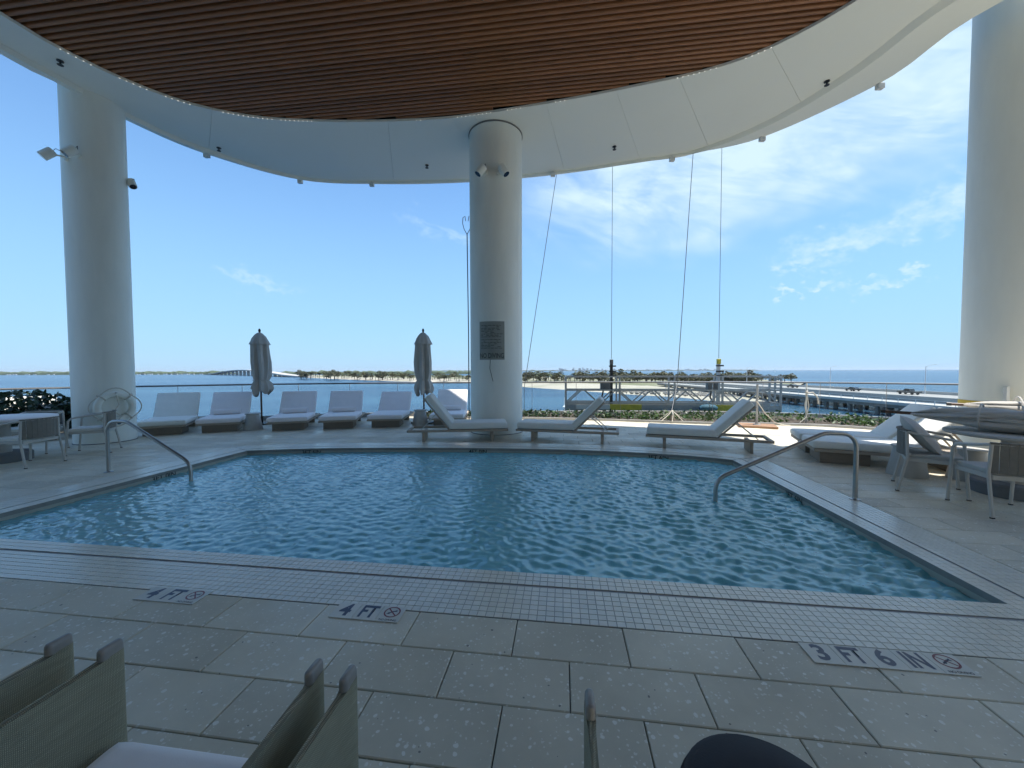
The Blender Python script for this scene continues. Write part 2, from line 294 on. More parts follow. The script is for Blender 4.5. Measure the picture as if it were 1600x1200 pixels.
def sea_mat():
    m = bpy.data.materials.new('sea_water'); m.use_nodes = True; nt = m.node_tree; N = nt.nodes; L = nt.links
    b = N['Principled BSDF']; b.inputs['Base Color'].default_value = (.022, .075, .15, 1); b.inputs['Roughness'].default_value = .22; b.inputs['IOR'].default_value = 1.333
    g = N.new('ShaderNodeNewGeometry')
    mp = N.new('ShaderNodeMapping'); mp.inputs['Rotation'].default_value[2] = .5; mp.inputs['Scale'].default_value = (1, 2.2, 1); L.new(g.outputs['Position'], mp.inputs[0])
    hs = None
    for sc, amp in ((.09, 1.0), (.32, .45), (1.1, .16)):
        n = N.new('ShaderNodeTexNoise'); n.inputs['Scale'].default_value = sc; n.inputs['Detail'].default_value = 3; L.new(mp.outputs[0], n.inputs[0])
        q = N.new('ShaderNodeMath'); q.operation = 'MULTIPLY'; L.new(n.outputs[0], q.inputs[0]); q.inputs[1].default_value = amp
        if hs is None: hs = q.outputs[0]
        else:
            s = N.new('ShaderNodeMath'); s.operation = 'ADD'; L.new(hs, s.inputs[0]); L.new(q.outputs[0], s.inputs[1]); hs = s.outputs[0]
    bm = N.new('ShaderNodeBump'); bm.inputs['Strength'].default_value = .85; bm.inputs['Distance'].default_value = 1.1; L.new(hs, bm.inputs['Height']); L.new(bm.outputs[0], b.inputs['Normal'])
    # shoal and deep-water colour
    n = N.new('ShaderNodeTexNoise'); n.inputs['Scale'].default_value = .006; n.inputs['Detail'].default_value = 4; mp2 = N.new('ShaderNodeMapping'); mp2.inputs['Scale'].default_value = (.5, 2, 1); L.new(g.outputs['Position'], mp2.inputs[0]); L.new(mp2.outputs[0], n.inputs[0])
    r = N.new('ShaderNodeMapRange'); r.interpolation_type = 'SMOOTHSTEP'; r.inputs[1].default_value = .42; r.inputs[2].default_value = .64; L.new(n.outputs[0], r.inputs[0])
    mx = N.new('ShaderNodeMix'); mx.data_type = 'RGBA'; L.new(r.outputs[0], mx.inputs[0]); mx.inputs[6].default_value = (.012, .045, .095, 1); mx.inputs[7].default_value = (.03, .085, .14, 1); L.new(mx.outputs[2], b.inputs['Base Color'])
    return m
M_SEA = sea_mat()
M_BEAD = bpy.data.materials.new('glow_bead'); M_BEAD.use_nodes = True
_b = M_BEAD.node_tree.nodes['Principled BSDF']; _b.inputs['Emission Color'].default_value = (1, .95, .85, 1); _b.inputs['Emission Strength'].default_value = .5  # emission put in for the bright dots along the timber edge

# ------------------------------------------------------------------ mesh helpers
class MB:
    def __init__(s): s.v = []; s.f = []
    def add(s, vs, fs):
        o = len(s.v); s.v += [tuple(x) for x in vs]; s.f += [tuple(i + o for i in f) for f in fs]; return s
    def box(s, c, size, rot=None):
        hx, hy, hz = size[0] / 2, size[1] / 2, size[2] / 2
        P = [Vector((x, y, z)) for z in (-hz, hz) for y in (-hy, hy) for x in (-hx, hx)]
        if rot is not None: P = [rot @ p for p in P]
        c = Vector(c); P = [p + c for p in P]
        return s.add(P, [(0, 2, 3, 1), (4, 5, 7, 6), (0, 1, 5, 4), (2, 6, 7, 3), (0, 4, 6, 2), (1, 3, 7, 5)])
    def bar(s, a, b, wd, th=None, upv=Vector((0, 0, 1))):
        a = Vector(a); b = Vector(b); d = b - a; l = d.length; x = d / l
        y = upv.cross(x)
        if y.length < 1e-4: y = Vector((0, 1, 0)).cross(x)
        y.normalize(); z = x.cross(y)
        rot = Matrix((x, y, z)).transposed()
        return s.box((a + b) / 2, (l, wd, th or wd), rot)
    def tube(s, pts, r, n=8, caps=True, closed=False):
        pts = [Vector(p) for p in pts]; k = len(pts)
        rs = r if isinstance(r, (list, tuple)) else [r] * k
        o = len(s.v); prev = None
        for i, p in enumerate(pts):
            if closed: t = pts[(i + 1) % k] - pts[i - 1]
            else: t = pts[min(i + 1, k - 1)] - pts[max(i - 1, 0)]
            t.normalize()
            if prev is None:
                a = Vector((0, 0, 1)).cross(t)
                if a.length < 1e-3: a = Vector((1, 0, 0)).cross(t)
            else: a = prev - t * prev.dot(t)
            a.normalize(); b = t.cross(a); prev = a
            for j in range(n):
                th = 2 * math.pi * j / n; s.v.append(tuple(p + (a * math.cos(th) + b * math.sin(th)) * rs[i]))
        for i in range(k if closed else k - 1):
            i2 = (i + 1) % k
            for j in range(n):
                j2 = (j + 1) % n; s.f.append((o + i * n + j, o + i * n + j2, o + i2 * n + j2, o + i2 * n + j))
        if caps and not closed:
            s.f.append(tuple(o + j for j in reversed(range(n)))); s.f.append(tuple(o + (k - 1) * n + j for j in range(n)))
        return s
    def lathe(s, prof, n=24, c=(0, 0, 0), wob=None, caps=True):
        o = len(s.v); k = len(prof)
        for i, (r, z) in enumerate(prof):
            for j in range(n):
                th = 2 * math.pi * j / n; rr = r * (wob(i, j, th) if wob else 1)
                s.v.append((c[0] + rr * math.cos(th), c[1] + rr * math.sin(th), c[2] + z))
        for i in range(k - 1):
            for j in range(n):
                j2 = (j + 1) % n; s.f.append((o + i * n + j, o + i * n + j2, o + (i + 1) * n + j2, o + (i + 1) * n + j))
        if caps:
            s.f.append(tuple(o + j for j in reversed(range(n)))); s.f.append(tuple(o + (k - 1) * n + j for j in range(n)))
        return s
    def prism(s, poly, z0, z1):
        n = len(poly); o = len(s.v)
        s.v += [(p[0], p[1], z0) for p in poly] + [(p[0], p[1], z1) for p in poly]
        s.f.append(tuple(o + i for i in reversed(range(n)))); s.f.append(tuple(o + n + i for i in range(n)))
        for i in range(n): j = (i + 1) % n; s.f.append((o + i, o + j, o + n + j, o + n + i))
        return s
    def mesh(s, name, bevel=0.0, segs=2, smooth=False):
        me = bpy.data.meshes.new(name); me.from_pydata(s.v, [], s.f)
        bm = bmesh.new(); bm.from_mesh(me)
        bmesh.ops.recalc_face_normals(bm, faces=bm.faces)
        if bevel: bmesh.ops.bevel(bm, geom=list(bm.edges), offset=bevel, segments=segs, profile=.6, affect='EDGES', clamp_overlap=True)
        if smooth:
            for f in bm.faces: f.smooth = True
            for e in bm.edges:
                if len(e.link_faces) == 2 and e.calc_face_angle(0) > (0.7 if not bevel else 1.2): e.smooth = False
        bm.to_mesh(me); bm.free(); return me
    def build(s, name, m, parent=None, bevel=0.0, segs=2, smooth=False, M=None):
        return link(name, s.mesh(name, bevel, segs, smooth), m, parent, M)
def link(name, me, m=None, parent=None, M=None):
    if m is not None and not me.materials: me.materials.append(m)
    o = bpy.data.objects.new(name, me); COL.objects.link(o)
    if parent is not None: o.parent = parent
    if M is not None: o.matrix_local = M
    return o
def tag(o, label=None, cat=None, group=None, kind=None):
    if label: o['label'] = label
    if cat: o['category'] = cat
    if group: o['group'] = group
    if kind: o['kind'] = kind
    return o
def thing(name, label, cat, loc=(0, 0, 0), rz=0.0, group=None):
    o = bpy.data.objects.new(name, None); COL.objects.link(o); o.empty_display_size = .1
    o.location = loc; o.rotation_euler = (0, 0, rz); return tag(o, label, cat, group)
def copy_tree(o, parent=None):
    kids = list(o.children); c = o.copy(); COL.objects.link(c)
    if parent is not None: c.parent = parent
    for k in kids: copy_tree(k, c)
    return c
def yaw(dx, dy): return math.atan2(dy, dx)
def catmull(P, per=8):
    P = [Vector(p) for p in P]; out = []
    for i in range(len(P) - 1):
        p0 = P[max(i - 1, 0)]; p1 = P[i]; p2 = P[i + 1]; p3 = P[min(i + 2, len(P) - 1)]
        for k in range(per):
            t = k / per
            out.append(.5 * ((2 * p1) + (p2 - p0) * t + (2 * p0 - 5 * p1 + 4 * p2 - p3) * t * t + (3 * p1 - p0 - 3 * p2 + p3) * t ** 3))
    out.append(P[-1]); return out
def resample(P, step):
    out = [P[0].copy()]; acc = 0
    for a, b in zip(P[:-1], P[1:]):
        l = (b - a).length; pos = step - acc
        while pos <= l: out.append(a.lerp(b, pos / l)); pos += step
        acc = l - (pos - step)
    return out
def text_mesh(txt, size, sx=1.0, bold=0.0, align='CENTER'):
    cu = bpy.data.curves.new('t', 'FONT'); cu.body = txt; cu.size = size; cu.align_x = align; cu.align_y = 'CENTER'; cu.offset = bold; cu.resolution_u = 3
    o = bpy.data.objects.new('t', cu); COL.objects.link(o)
    me = bpy.data.meshes.new_from_object(o.evaluated_get(bpy.context.evaluated_depsgraph_get()))
    bpy.data.objects.remove(o); bpy.data.curves.remove(cu)
    me.transform(Matrix.Diagonal((sx, 1, 1, 1))); return me

# ================================================================== SETTING
# ---- sea, far land
SEA = -10.0
s = MB(); s.add([(-26000, -400, SEA), (26000, -400, SEA), (26000, 14000, SEA), (-26000, 14000, SEA)], [(0, 1, 2, 3)])
tag(s.build('sea', M_SEA), 'wide blue rippled bay water reaching the horizon', kind='structure')

def land_poly(name, pix_near, pix_far, z, label, m_=None):
    near = [at(x, y, z) for x, y in pix_near]; far = [at(x, y, z) for x, y in pix_far]
    near = catmull(near, 5); far = catmull(far, 5)
    n = 30
    def samp(P, t):
        f = t * (len(P) - 1); i = min(int(f), len(P) - 2); return P[i].lerp(P[i + 1], f - i)
    b = MB(); K = 10
    for i in range(n + 1):
        a = samp(near, i / n); c = samp(far, i / n)
        for k in range(K + 1):
            t = k / K; p = a.lerp(c, t); e = math.sin(math.pi * min(1, t * 1.0)) if t < 1 else 0
            zz = SEA - .4 + (z - SEA + 1.0) * min(1, e * 2.2) + (noise.noise(Vector((p.x * .02, p.y * .02, 0))) * .35 if 0 < k < K else 0)
            b.v.append((p.x, p.y, zz))
    for i in range(n):
        for k in range(K):
            o = i * (K + 1) + k; b.f.append((o, o + 1, o + K + 2, o + K + 1))
    return tag(b.build(name, m_ or M_SAND, smooth=True), label, kind='structure')
land_poly('beach', [(430, 587.4), (520, 591.5), (620, 595.5), (735, 598.5), (820, 604.5), (900, 610), (980, 617), (1060, 622), (1110, 628), (1160, 633), (1215, 624)],
          [(430, 585.5), (520, 586), (620, 586.5), (735, 587), (820, 588), (900, 588.5), (980, 589), (1060, 590), (1120, 591), (1190, 592), (1262, 596)], -9.2,
          'pale sandy beach spit across the water')

land_poly('grass_field', [(470, 588.6), (520, 590), (620, 592.2), (735, 594.4), (820, 598.8), (900, 602.2), (980, 606.5), (1060, 610), (1110, 613), (1160, 616), (1205, 611)],
          [(470, 586.2), (520, 586.6), (620, 587.1), (735, 587.7), (820, 588.8), (900, 589.3), (980, 590), (1060, 591), (1120, 592), (1190, 593), (1250, 596.4)], -8.75,
          'dry grassy ground behind the sand of the spit', M_GRASSL)
# distant wooded shores (one mass each)
def shore_mass(name, x0, x1, Y, h, base, seed, label, m=M_FARLAND):
    b = MB(); n = int((x1 - x0) / 3) + 2
    for i in range(n):
        x = x0 + (x1 - x0) * i / (n - 1); c = atY(x, 580, Y)
        e = min(1, i / 4, (n - 1 - i) / 4)
        hh = base + h * e * (.55 + .5 * noise.noise(Vector((i * .35, seed, 0))) + .35 * noise.noise(Vector((i * 1.3, seed + 5, 0))))
        for dy, zz in ((0, SEA - .5), (4, SEA + max(.8, hh) * .7), (25, SEA + max(1, hh)), (60, SEA + max(.8, hh * .8)), (120, SEA - .5)): b.v.append((c.x, Y + dy, zz))
    for i in range(n - 1):
        for k in range(4): o = i * 5 + k; b.f.append((o, o + 1, o + 6, o + 5))
    return tag(b.build(name, m, smooth=True), label, kind='stuff')
shore_mass('far_wood', -700, 352, 1500, 17, 1, 1.0, 'low wooded far shore along the horizon behind the bay')
shore_mass('far_wood', 425, 760, 1350, 16, 1, 7.0, 'far green treeline behind the beach palms')
shore_mass('far_wood', 640, 1190, 7000, 26, 3, 12.0, 'hazy far island strip at the horizon')
b = MB()
for i in range(46):
    x = random.choice((random.uniform(868, 975), random.uniform(868, 975), random.uniform(980, 1130))); c = atY(x, 579, 6900); wd = random.uniform(12, 40); hh = random.uniform(14, 62) * (1 if x < 975 else .55)
    b.box((c.x, c.y, SEA + hh / 2), (wd, 20, hh))
tag(b.build('far_skyline', M_BLDG), 'tiny pale far-off skyline on the horizon', kind='stuff')
b = MB()
for i in range(40):
    x = random.uniform(205, 330) if i < 26 else random.uniform(-20, 110); c = atY(x, 583, 1480); b.box((c.x, c.y, SEA + 1.2), (random.uniform(3, 12), 4, random.uniform(2, 4.5)))
tag(b.build('marina_specks', M_BLDG), 'scattered white boats and huts along the far shore', kind='stuff')

# ---- high arched road bridge far away
br = thing('arched_bridge', 'far grey road bridge with a humped deck over the bay', 'bridge', (0, 0, 0))
bp = catmull([atY(318, 586, 1320), atY(335, 584, 1260), atY(352, 580.6, 1190), atY(370, 578.4, 1120), atY(388, 577.8, 1050), atY(408, 579.2, 960), atY(430, 582, 860), atY(452, 585.3, 770), atY(486, 588.4, 690)], 6)
b = MB(); nb = len(bp)
for i, p in enumerate(bp):
    t = (bp[min(i + 1, nb - 1)] - bp[max(i - 1, 0)]).normalized(); sd = Vector((-t.y, t.x, 0)).normalized() * 11
    for dd, dz in ((-1, 0), (1, 0), (1, -2.6), (-1, -2.6)): q = p + sd * dd; b.v.append((q.x, q.y, q.z + dz))
for i in range(nb - 1):
    for k in range(4): o = i * 4; b.f.append((o + k, o + (k + 1) % 4, o + 4 + (k + 1) % 4, o + 4 + k))
b.build('bridge_deck', M_ROADC, br)
for i in range(4, nb - 4, 2):
    p = bp[i]
    if p.z > -7: MB().box((p.x, p.y, (p.z - 2.6 + SEA - 1) / 2), (5, 5, p.z - 2.6 - SEA + 1)).build('pier', M_ROADC, br)

# ---- causeway bridge on the near side
cw = thing('causeway_bridge', 'low concrete causeway bridge on rows of piles', 'bridge', (0, 0, 0))
Z_RD = -6.0
MB().box((114, 145, Z_RD - .45), (26, 200, .9)).build('road_deck', M_ASPH, cw)
MB().box((95.0, 145, Z_RD - .75), (5, 200, .7)).build('walkway', M_ROADC, cw)
MB().box((101.2, 145, Z_RD + .42), (.4, 200, .84)).build('parapet', M_ROADC, cw); MB().box((126.8, 145, Z_RD + .42), (.4, 200, .84)).build('parapet', M_ROADC, cw)
MB().box((95, 145, Z_RD - 1.5), (4.2, 200, .8)).build('beam', M_PILE, cw); MB().box((114, 145, Z_RD - 1.5), (24, 200, 1.1)).build('beam', M_PILE, cw)
pm = MB().box((0, 0, -2.3), (.75, .75, 5.0)).mesh('pile')
for y in np.arange(50, 235, 8.0):
    for x in (93.6, 96.4, 103, 113, 124): link('pile', pm, M_PILE, cw, Matrix.Translation((x, y, Z_RD - 1.6)))
rm = MB().box((0, 0, .5), (.1, .1, 1.0)).mesh('rail_post')
for y in np.arange(48, 240, 4.0): link('rail_post', rm, M_ALUW, cw, Matrix.Translation((92.7, y, Z_RD - .4)))
for zz in (.65, .2): MB().box((92.7, 145, Z_RD + zz - .1), (.09, 200, .09)).build('handrail', M_ALUW, cw)
for yy, sgn, nm in ((117, 1, 'tall street lamp on the causeway beside the dark pickup truck'), (152, 1, 'street lamp on the causeway beyond the dark sedan'), (206, 1, 'farthest street lamp on the causeway beside the palms')):
    t = thing('street_lamp', nm, 'street lamp', (126, yy, Z_RD), 0, 'causeway street lamps')
    MB().tube([(0, 0, 0), (0, 0, 8.4)], [.16, .09], 6).build('pole', M_ALUW, t); MB().tube([(0, 0, 8.3), (.3, -.9, 8.75), (.5, -2.0, 8.9)], .05, 5).build('arm', M_ALUW, t); MB().box((.55, -2.2, 8.88), (.3, .7, .12)).build('lamp_head', M_ALUW, t)

def make_car(name, label, loc, paint, pickup):
    t = thing(name, label, 'pickup' if pickup else 'car', loc, R(90), 'vehicles crossing the causeway')
    L = 5.7 if pickup else 4.7
    prof = ([(-2.8, .45), (-2.8, 1.05), (-.95, 1.1), (-.95, 1.15), (.9, 1.15), (2.6, 1.0), (2.8, .8), (2.8, .45)] if pickup else [(-2.3, .4), (-2.3, .95), (-1.7, 1.0), (1.0, .98), (2.1, .8), (2.3, .6), (2.3, .4)])
    cab = ([(-1.0, 1.1), (-.85, 1.75), (.35, 1.78), (1.1, 1.15)] if pickup else [(-1.9, .98), (-1.0, 1.42), (.35, 1.44), (1.15, .97)])
    def side(pr, hw):
        b = MB(); n = len(pr); b.v = [(x, -hw, z) for x, z in pr] + [(x, hw, z) for x, z in pr]
        b.f = [tuple(range(n)), tuple(reversed(range(n, 2 * n)))] + [(i, (i + 1) % n, n + (i + 1) % n, n + i) for i in range(n)]; return b
    side(prof, .92).build('body', paint, t, bevel=.07); side(cab, .78).build('cabin', paint, t, bevel=.06)
    cw_ = [(x * .86 + (.0), z if z < 1.2 and pickup or z < 1.0 else z - .09) for x, z in cab]
    side([(x, z + .04 if i in (0, 3) else z) for i, (x, z) in enumerate(cw_)], .79).build('side_window', M_GLASSD, t)
    wx = 1.75 if pickup else 1.42
    wm = MB().tube([(0, -.11, 0), (0, .11, 0)], .39 if pickup else .33, 14).mesh('wheel'); rr = .39 if pickup else .33
    for sx in (-wx, wx):
        for sy in (-.84, .84): link('wheel', wm, M_TYRE, t, Matrix.Translation((sx, sy, rr)))
    MB().box((L / 2 - .05, .6, .72), (.1, .35, .14)).build('headlight', M_BLDG, t); MB().box((L / 2 - .05, -.6, .72), (.1, .35, .14)).build('headlight', M_BLDG, t)
make_car('car', 'small dark sedan driving on the causeway between two street lamps', (119, 134, Z_RD), M_CARD, False)
make_car('pickup_truck', 'dark pickup truck driving on the causeway nearest the white column', (119, 115, Z_RD), M_CARG, True)
make_car('car', 'dark car on the causeway just beyond the end of the work platform', (117, 160, Z_RD), M_CARD, False)

# ---- trees and palms on the spit
def frond_crown(seed, n=15, L=3.2):
    r = random.Random(seed); b = MB()
    for i in range(n):
        a = 2 * math.pi * i / n + r.uniform(-.2, .2); el = r.uniform(-.35, .95); l = L * r.uniform(.8, 1.1); p = Vector((0, 0, 0)); pts = []
        for k in range(5):
            pts.append(p.copy()); e = el - .42 * k; p = p + Vector((math.cos(a) * math.cos(e), math.sin(a) * math.cos(e), math.sin(e))) * l / 4
        sd = Vector((-math.sin(a), math.cos(a), 0)); ws = (.12, .55, .6, .42, .06)
        for k in range(4):
            for sg in (-1, 1):
                q = [pts[k], pts[k + 1], pts[k + 1] + sd * sg * ws[k + 1] - Vector((0, 0, .28)), pts[k] + sd * sg * ws[k] - Vector((0, 0, .28))]; b.add(q, [(0, 1, 2, 3)])
    return b
def leaf_blob(seed, n, rad, size, flat=.8):
    r = random.Random(seed); b = MB(); lobes = [(Vector((r.gauss(0, .5), r.gauss(0, .5), r.gauss(0, .35))) * rad, r.uniform(.4, .7) * rad) for _ in range(9)]
    for i in range(n):
        c, lr = r.choice(lobes); d = Vector((r.gauss(0, 1), r.gauss(0, 1), r.gauss(0, 1))).normalized() * lr * r.uniform(.6, 1.0); p = c + d; p.z *= flat
        a = Vector((r.gauss(0, 1), r.gauss(0, 1), r.gauss(0, .6))).normalized(); c2 = a.cross(Vector((r.gauss(0, 1), r.gauss(0, 1), r.gauss(0, 1)))).normalized(); sz = size * r.uniform(.6, 1.3)
        b.add([p + a * sz, p + c2 * sz * .6, p - a * sz, p - c2 * sz * .6], [(0, 1, 2, 3)])
    return b
palm_crowns = [frond_crown(i).mesh('crown') for i in range(4)]; broad_crowns = [leaf_blob(20 + i, 420, 3.2, .55).mesh('crown') for i in range(4)]
palm_trunk = MB().tube([(0, 0, 0), (.15, .05, 3), (.1, 0, 6.6)], [.28, .2, .15], 6).mesh('trunk')
broad_trunk = MB().tube([(0, 0, -.5), (.05, 0, 2.2), (.3, .1, 4.4)], [.34, .28, .14], 6).tube([(.05, 0, 2.0), (-.9, .3, 4.2)], [.2, .08], 5).tube([(.05, 0, 1.8), (.7, -.6, 4.0)], [.18, .07], 5).mesh('trunk')
spit = []
for x in np.arange(468, 735, 3.3): spit.append((x + random.uniform(-2, 2), 590.0 + (x - 468) * .0165 + random.uniform(-1.2, 1.2), .6))
for x in np.arange(822, 1185, 4.6): spit.append((x + random.uniform(-3, 3), 596.6 + (x - 822) * .012 + random.uniform(-2.2, 1.2), .6 if x < 905 else .32))
for x in (1122, 1140, 1150, 1158, 1166, 1174, 1180, 1190, 1205, 1216, 1226, 1236): spit.append((x, 597 if x < 1184 else 596.5, .35))
for i, (x, y, pp) in enumerate(spit):
    p = at(x, y, -8.6); p.z = -9.1; isp = random.random() < pp; near = x > 815
    lab = (('palm with a ragged fan crown in the row behind the near sand', 'palms on the near sand spit') if near else ('small palm in the long row along the far beach', 'palms along the far beach')) if isp else (('bushy olive tree growing behind the near sand', 'bushy trees on the near sand spit') if near else ('small bushy tree among the far beach palms', 'bushy trees along the far beach'))
    t = thing('palm_tree' if isp else 'bushy_tree', lab[0], 'palm' if isp else 'tree', p, random.uniform(0, 6.28), lab[1])
    px_h = (random.uniform(12.5, 17.5) if near else random.uniform(8, 11.5)) * (1.1 if 1120 < x < 1182 else 1) * (.75 if x > 1184 else 1) * (1.15 if 590 < x < 606 else 1)
    dist = p.y; hh = px_h / 600 * dist
    sc = hh / (8.2 if isp else 7.2); t.scale = (sc * random.uniform(1.15, 1.6), sc * random.uniform(1.15, 1.6), sc)
    if isp:
        link('trunk', palm_trunk, M_TRUNK, t); link('crown', random.choice(palm_crowns), M_LEAFP, t, Matrix.Translation((.1, 0, 6.55)))
    else:
        link('trunk', broad_trunk, M_TRUNK, t); link('crown', random.choice(broad_crowns), M_LEAFO if x < 1184 else M_LEAF, t, Matrix.Translation((.1, 0, 4.9)))
b = MB()
for i in range(230):
    t_ = random.random(); x = 965 + 200 * t_; y = 610.5 + 9 * t_ + random.gauss(0, 1.2); p = at(x, y, -9.3); r_ = random.uniform(.5, 1.3)
    pts = [Vector((random.gauss(0, 1), random.gauss(0, 1), random.gauss(0, 1))).normalized() * r_ for _ in range(6)]
    o = [Vector((r_, 0, 0)), Vector((0, r_ * random.uniform(.7, 1.2), 0)), Vector((-r_, 0, 0)), Vector((0, -r_, 0)), Vector((0, 0, r_ * random.uniform(.6, 1))), Vector((0, 0, -r_))]
    b.add([p + q for q in o], [(0, 1, 4), (1, 2, 4), (2, 3, 4), (3, 0, 4), (1, 0, 5), (2, 1, 5), (3, 2, 5), (0, 3, 5)])
tag(b.build('shore_rocks', M_ROCK), 'dark riprap rocks along the edge of the sand', kind='stuff')

# floating marker and boat
p = at(882, 637, SEA); t = thing('marker_buoy', 'small white marker buoy floating on the bay left of the platform', 'buoy', p)
MB().lathe([(.05, -.2), (.55, -.1), (.6, .25), (.3, .6), (.12, 1.0), (.1, 3.0), (.02, 3.3)], 12).build('float', M_WHITE, t, smooth=True)
p = at(1211, 581.4, SEA); t = thing('sail_boat', 'tiny white sailing boat near the horizon beyond the causeway', 'boat', p)
b = MB(); b.v = [(-5, 0, 1.2), (-4, -1.4, 1.2), (4, -1.2, 1.2), (6, 0, 1.4), (4, 1.2, 1.2), (-4, 1.4, 1.2), (-3.5, 0, -.4), (4, 0, -.4)]; b.f = [(0, 1, 2, 3, 4, 5), (0, 6, 1), (1, 6, 7, 2), (2, 7, 3), (3, 7, 4), (4, 7, 6, 5), (5, 6, 0)]; b.build('hull', M_WHITE, t)
MB().tube([(0, 0, 1), (0, 0, 16)], .12, 6).build('mast', M_ALUW, t); MB().add([(-.2, .02, 2.4), (-5, .3, 2.6), (-.2, .02, 15)], [(0, 1, 2)]).build('sail', M_WHITE, t)

# ---- pool outline in the paving's own frame
U0, U1, V0 = -5.92, 2.84, 2.785
FAR = [(-5.92, 6.53), (-4.68, 6.89), (-2.83, 7.17), (-1.33, 7.29), (.27, 7.31), (1.43, 7.20), (2.27, 7.02), (2.84, 6.80)]
farc = catmull([Vector((u, v, 0)) for u, v in FAR], 8)
fu = np.array([p.x for p in farc]); fv = np.array([p.y for p in farc])
def far_v(u): return float(np.interp(u, fu, fv))
RAIL = [(-13.6, 5.0), (-12.6, 8.0), (-11.3, 9.6), (-10.06, 10.45), (-7.6, 11.75), (-4.25, 12.65), (-1.4, 12.95), (2.2, 13.0), (6.3, 12.75), (8.9, 12.1), (11.7, 10.2), (13.4, 7.6), (14.2, 4.6)]
railc = catmull([Vector((x, y, 0)) for x, y in RAIL], 10)
def offset_curve(P, d):
    out = []
    for i, p in enumerate(P):
        t = (P[min(i + 1, len(P) - 1)] - P[max(i - 1, 0)]).normalized(); out.append(p + Vector((t.y, -t.x, 0)) * d)
    return out
ru = np.array([toUV(p)[0] for p in railc]); rv = np.array([toUV(p)[1] for p in railc])
def outer_v(u): return float(np.interp(u, ru, rv))

# ---- deck bed under the paving
deck = thing('deck', None, None); tag(deck, 'pool terrace paved in speckled pale grey stone', kind='structure')
us = sorted(set(list(np.linspace(ru[0], ru[-1], 60)) + [U0, U1] + list(np.linspace(U0, U1, 30))))
b = MB()
def quad(a, c, v0a, v0c, v1a, v1c, z): b.add([W(a, v0a, z), W(c, v0c, z), W(c, v1c, z), W(a, v1a, z)], [(0, 1, 2, 3)])
for a, c in zip(us[:-1], us[1:]):
    if a >= U0 - 1e-6 and c <= U1 + 1e-6:
        quad(a, c, -1.4, -1.4, V0, V0, -.022); quad(a, c, far_v(a), far_v(c), outer_v(a), outer_v(c), -.022)
    else: quad(a, c, -1.4, -1.4, max(-1.3, outer_v(a)), max(-1.3, outer_v(c)), -.022)
b.build('paving_bed', M_SLOT, deck)
eb = offset_curve(railc, -.25)      # slab edge
b = MB()
for i, p in enumerate(eb): b.v += [(p.x, p.y, -.03), (p.x, p.y, -1.0)]
for i in range(len(eb) - 1): b.f.append((2 * i, 2 * i + 1, 2 * i + 3, 2 * i + 2))
b.build('slab_edge', M_KERB, deck)

# ---- pavers
PL, PW, GAP = 0.612, 0.2985, 0.0055
BAND = 0.535
def clip_half(poly, n, d):             # keep points with n.p >= d
    out = []
    for i in range(len(poly)):
        a, c = poly[i], poly[(i + 1) % len(poly)]; da = a[0] * n[0] + a[1] * n[1] - d; dc = c[0] * n[0] + c[1] * n[1] - d
        if da >= 0: out.append(a)
        if (da >= 0) != (dc >= 0): t = da / (da - dc); out.append((a[0] + (c[0] - a[0]) * t, a[1] + (c[1] - a[1]) * t))
    return out
farband = offset_curve(farc, -BAND)
fbp = [(U0 - BAND - .004, farband[0].y - .22)] + [(p.x, p.y) for p in farband] + [(U1 + BAND + .004, farband[-1].y - .22)]; fbp.sort()
def band_v(u): return float(np.interp(u, [q[0] for q in fbp], [q[1] for q in fbp]))
cells = []
for k in range(-45, 40):
    v1 = 2.25 - PW * k; v0 = v1 - PW
    if v1 < -.9 or v0 > 13.2: continue
    off = (-.262 if k % 2 == 0 else -.572)
    for j in range(-26, 26):
        a = off + j * PL; c = a + PL
        um = (a + c) / 2; vm = (v0 + v1) / 2
        if um < ru[0] + .3 or um > ru[-1] - .3 or vm > outer_v(um) - .15: continue
        poly = [(a + GAP / 2, v0 + GAP / 2), (c - GAP / 2, v0 + GAP / 2), (c - GAP / 2, v1 - GAP / 2), (a + GAP / 2, v1 - GAP / 2)]
        lo, hi = U0 - BAND - .004, U1 + BAND + .004
        if v1 > 2.26 and a < hi and c > lo and v0 < 8.2:
            cand = [clip_half(poly, (-1, 0), -lo), clip_half(poly, (1, 0), hi)]
            a2, c2 = max(a, lo), min(c, hi); fa_, fc_ = band_v(a2), band_v(c2); dd = Vector((c2 - a2, fc_ - fa_, 0))
            if dd.length > .01:
                dd.normalize(); nn = (-dd.y, dd.x); q = clip_half(clip_half(poly, (1, 0), a2), (-1, 0), -c2); cand.append(clip_half(q, nn, nn[0] * a2 + nn[1] * fa_ + .004) if len(q) > 2 else [])
            if min(fa_, fc_) < v0 and a >= lo and c <= hi and max(fa_, fc_) < v0: cells.append((poly, True)); continue
            for q in cand:
                if len(q) > 2:
                    ar = abs(sum(q[i][0] * q[(i + 1) % len(q)][1] - q[(i + 1) % len(q)][0] * q[i][1] for i in range(len(q)))) / 2
                    if ar > .002: cells.append((q, False))
            continue
        cells.append((poly, True))
def view_size(poly):
    cu = sum(p[0] for p in poly) / len(poly); cv = sum(p[1] for p in poly) / len(poly); q = px_of(W(cu, cv, 0))
    if q is None or not (-60 < q[0] < 1660 and 560 < q[1] < 1260): return 0
    pp = [px_of(W(*p, 0)) for p in poly]
    if any(x is None for x in pp): return 0
    return abs(sum(pp[i][0] * pp[(i + 1) % len(pp)][1] - pp[(i + 1) % len(pp)][0] * pp[i][1] for i in range(len(pp)))) / 2
cells.sort(key=lambda c: -view_size(c[0]))
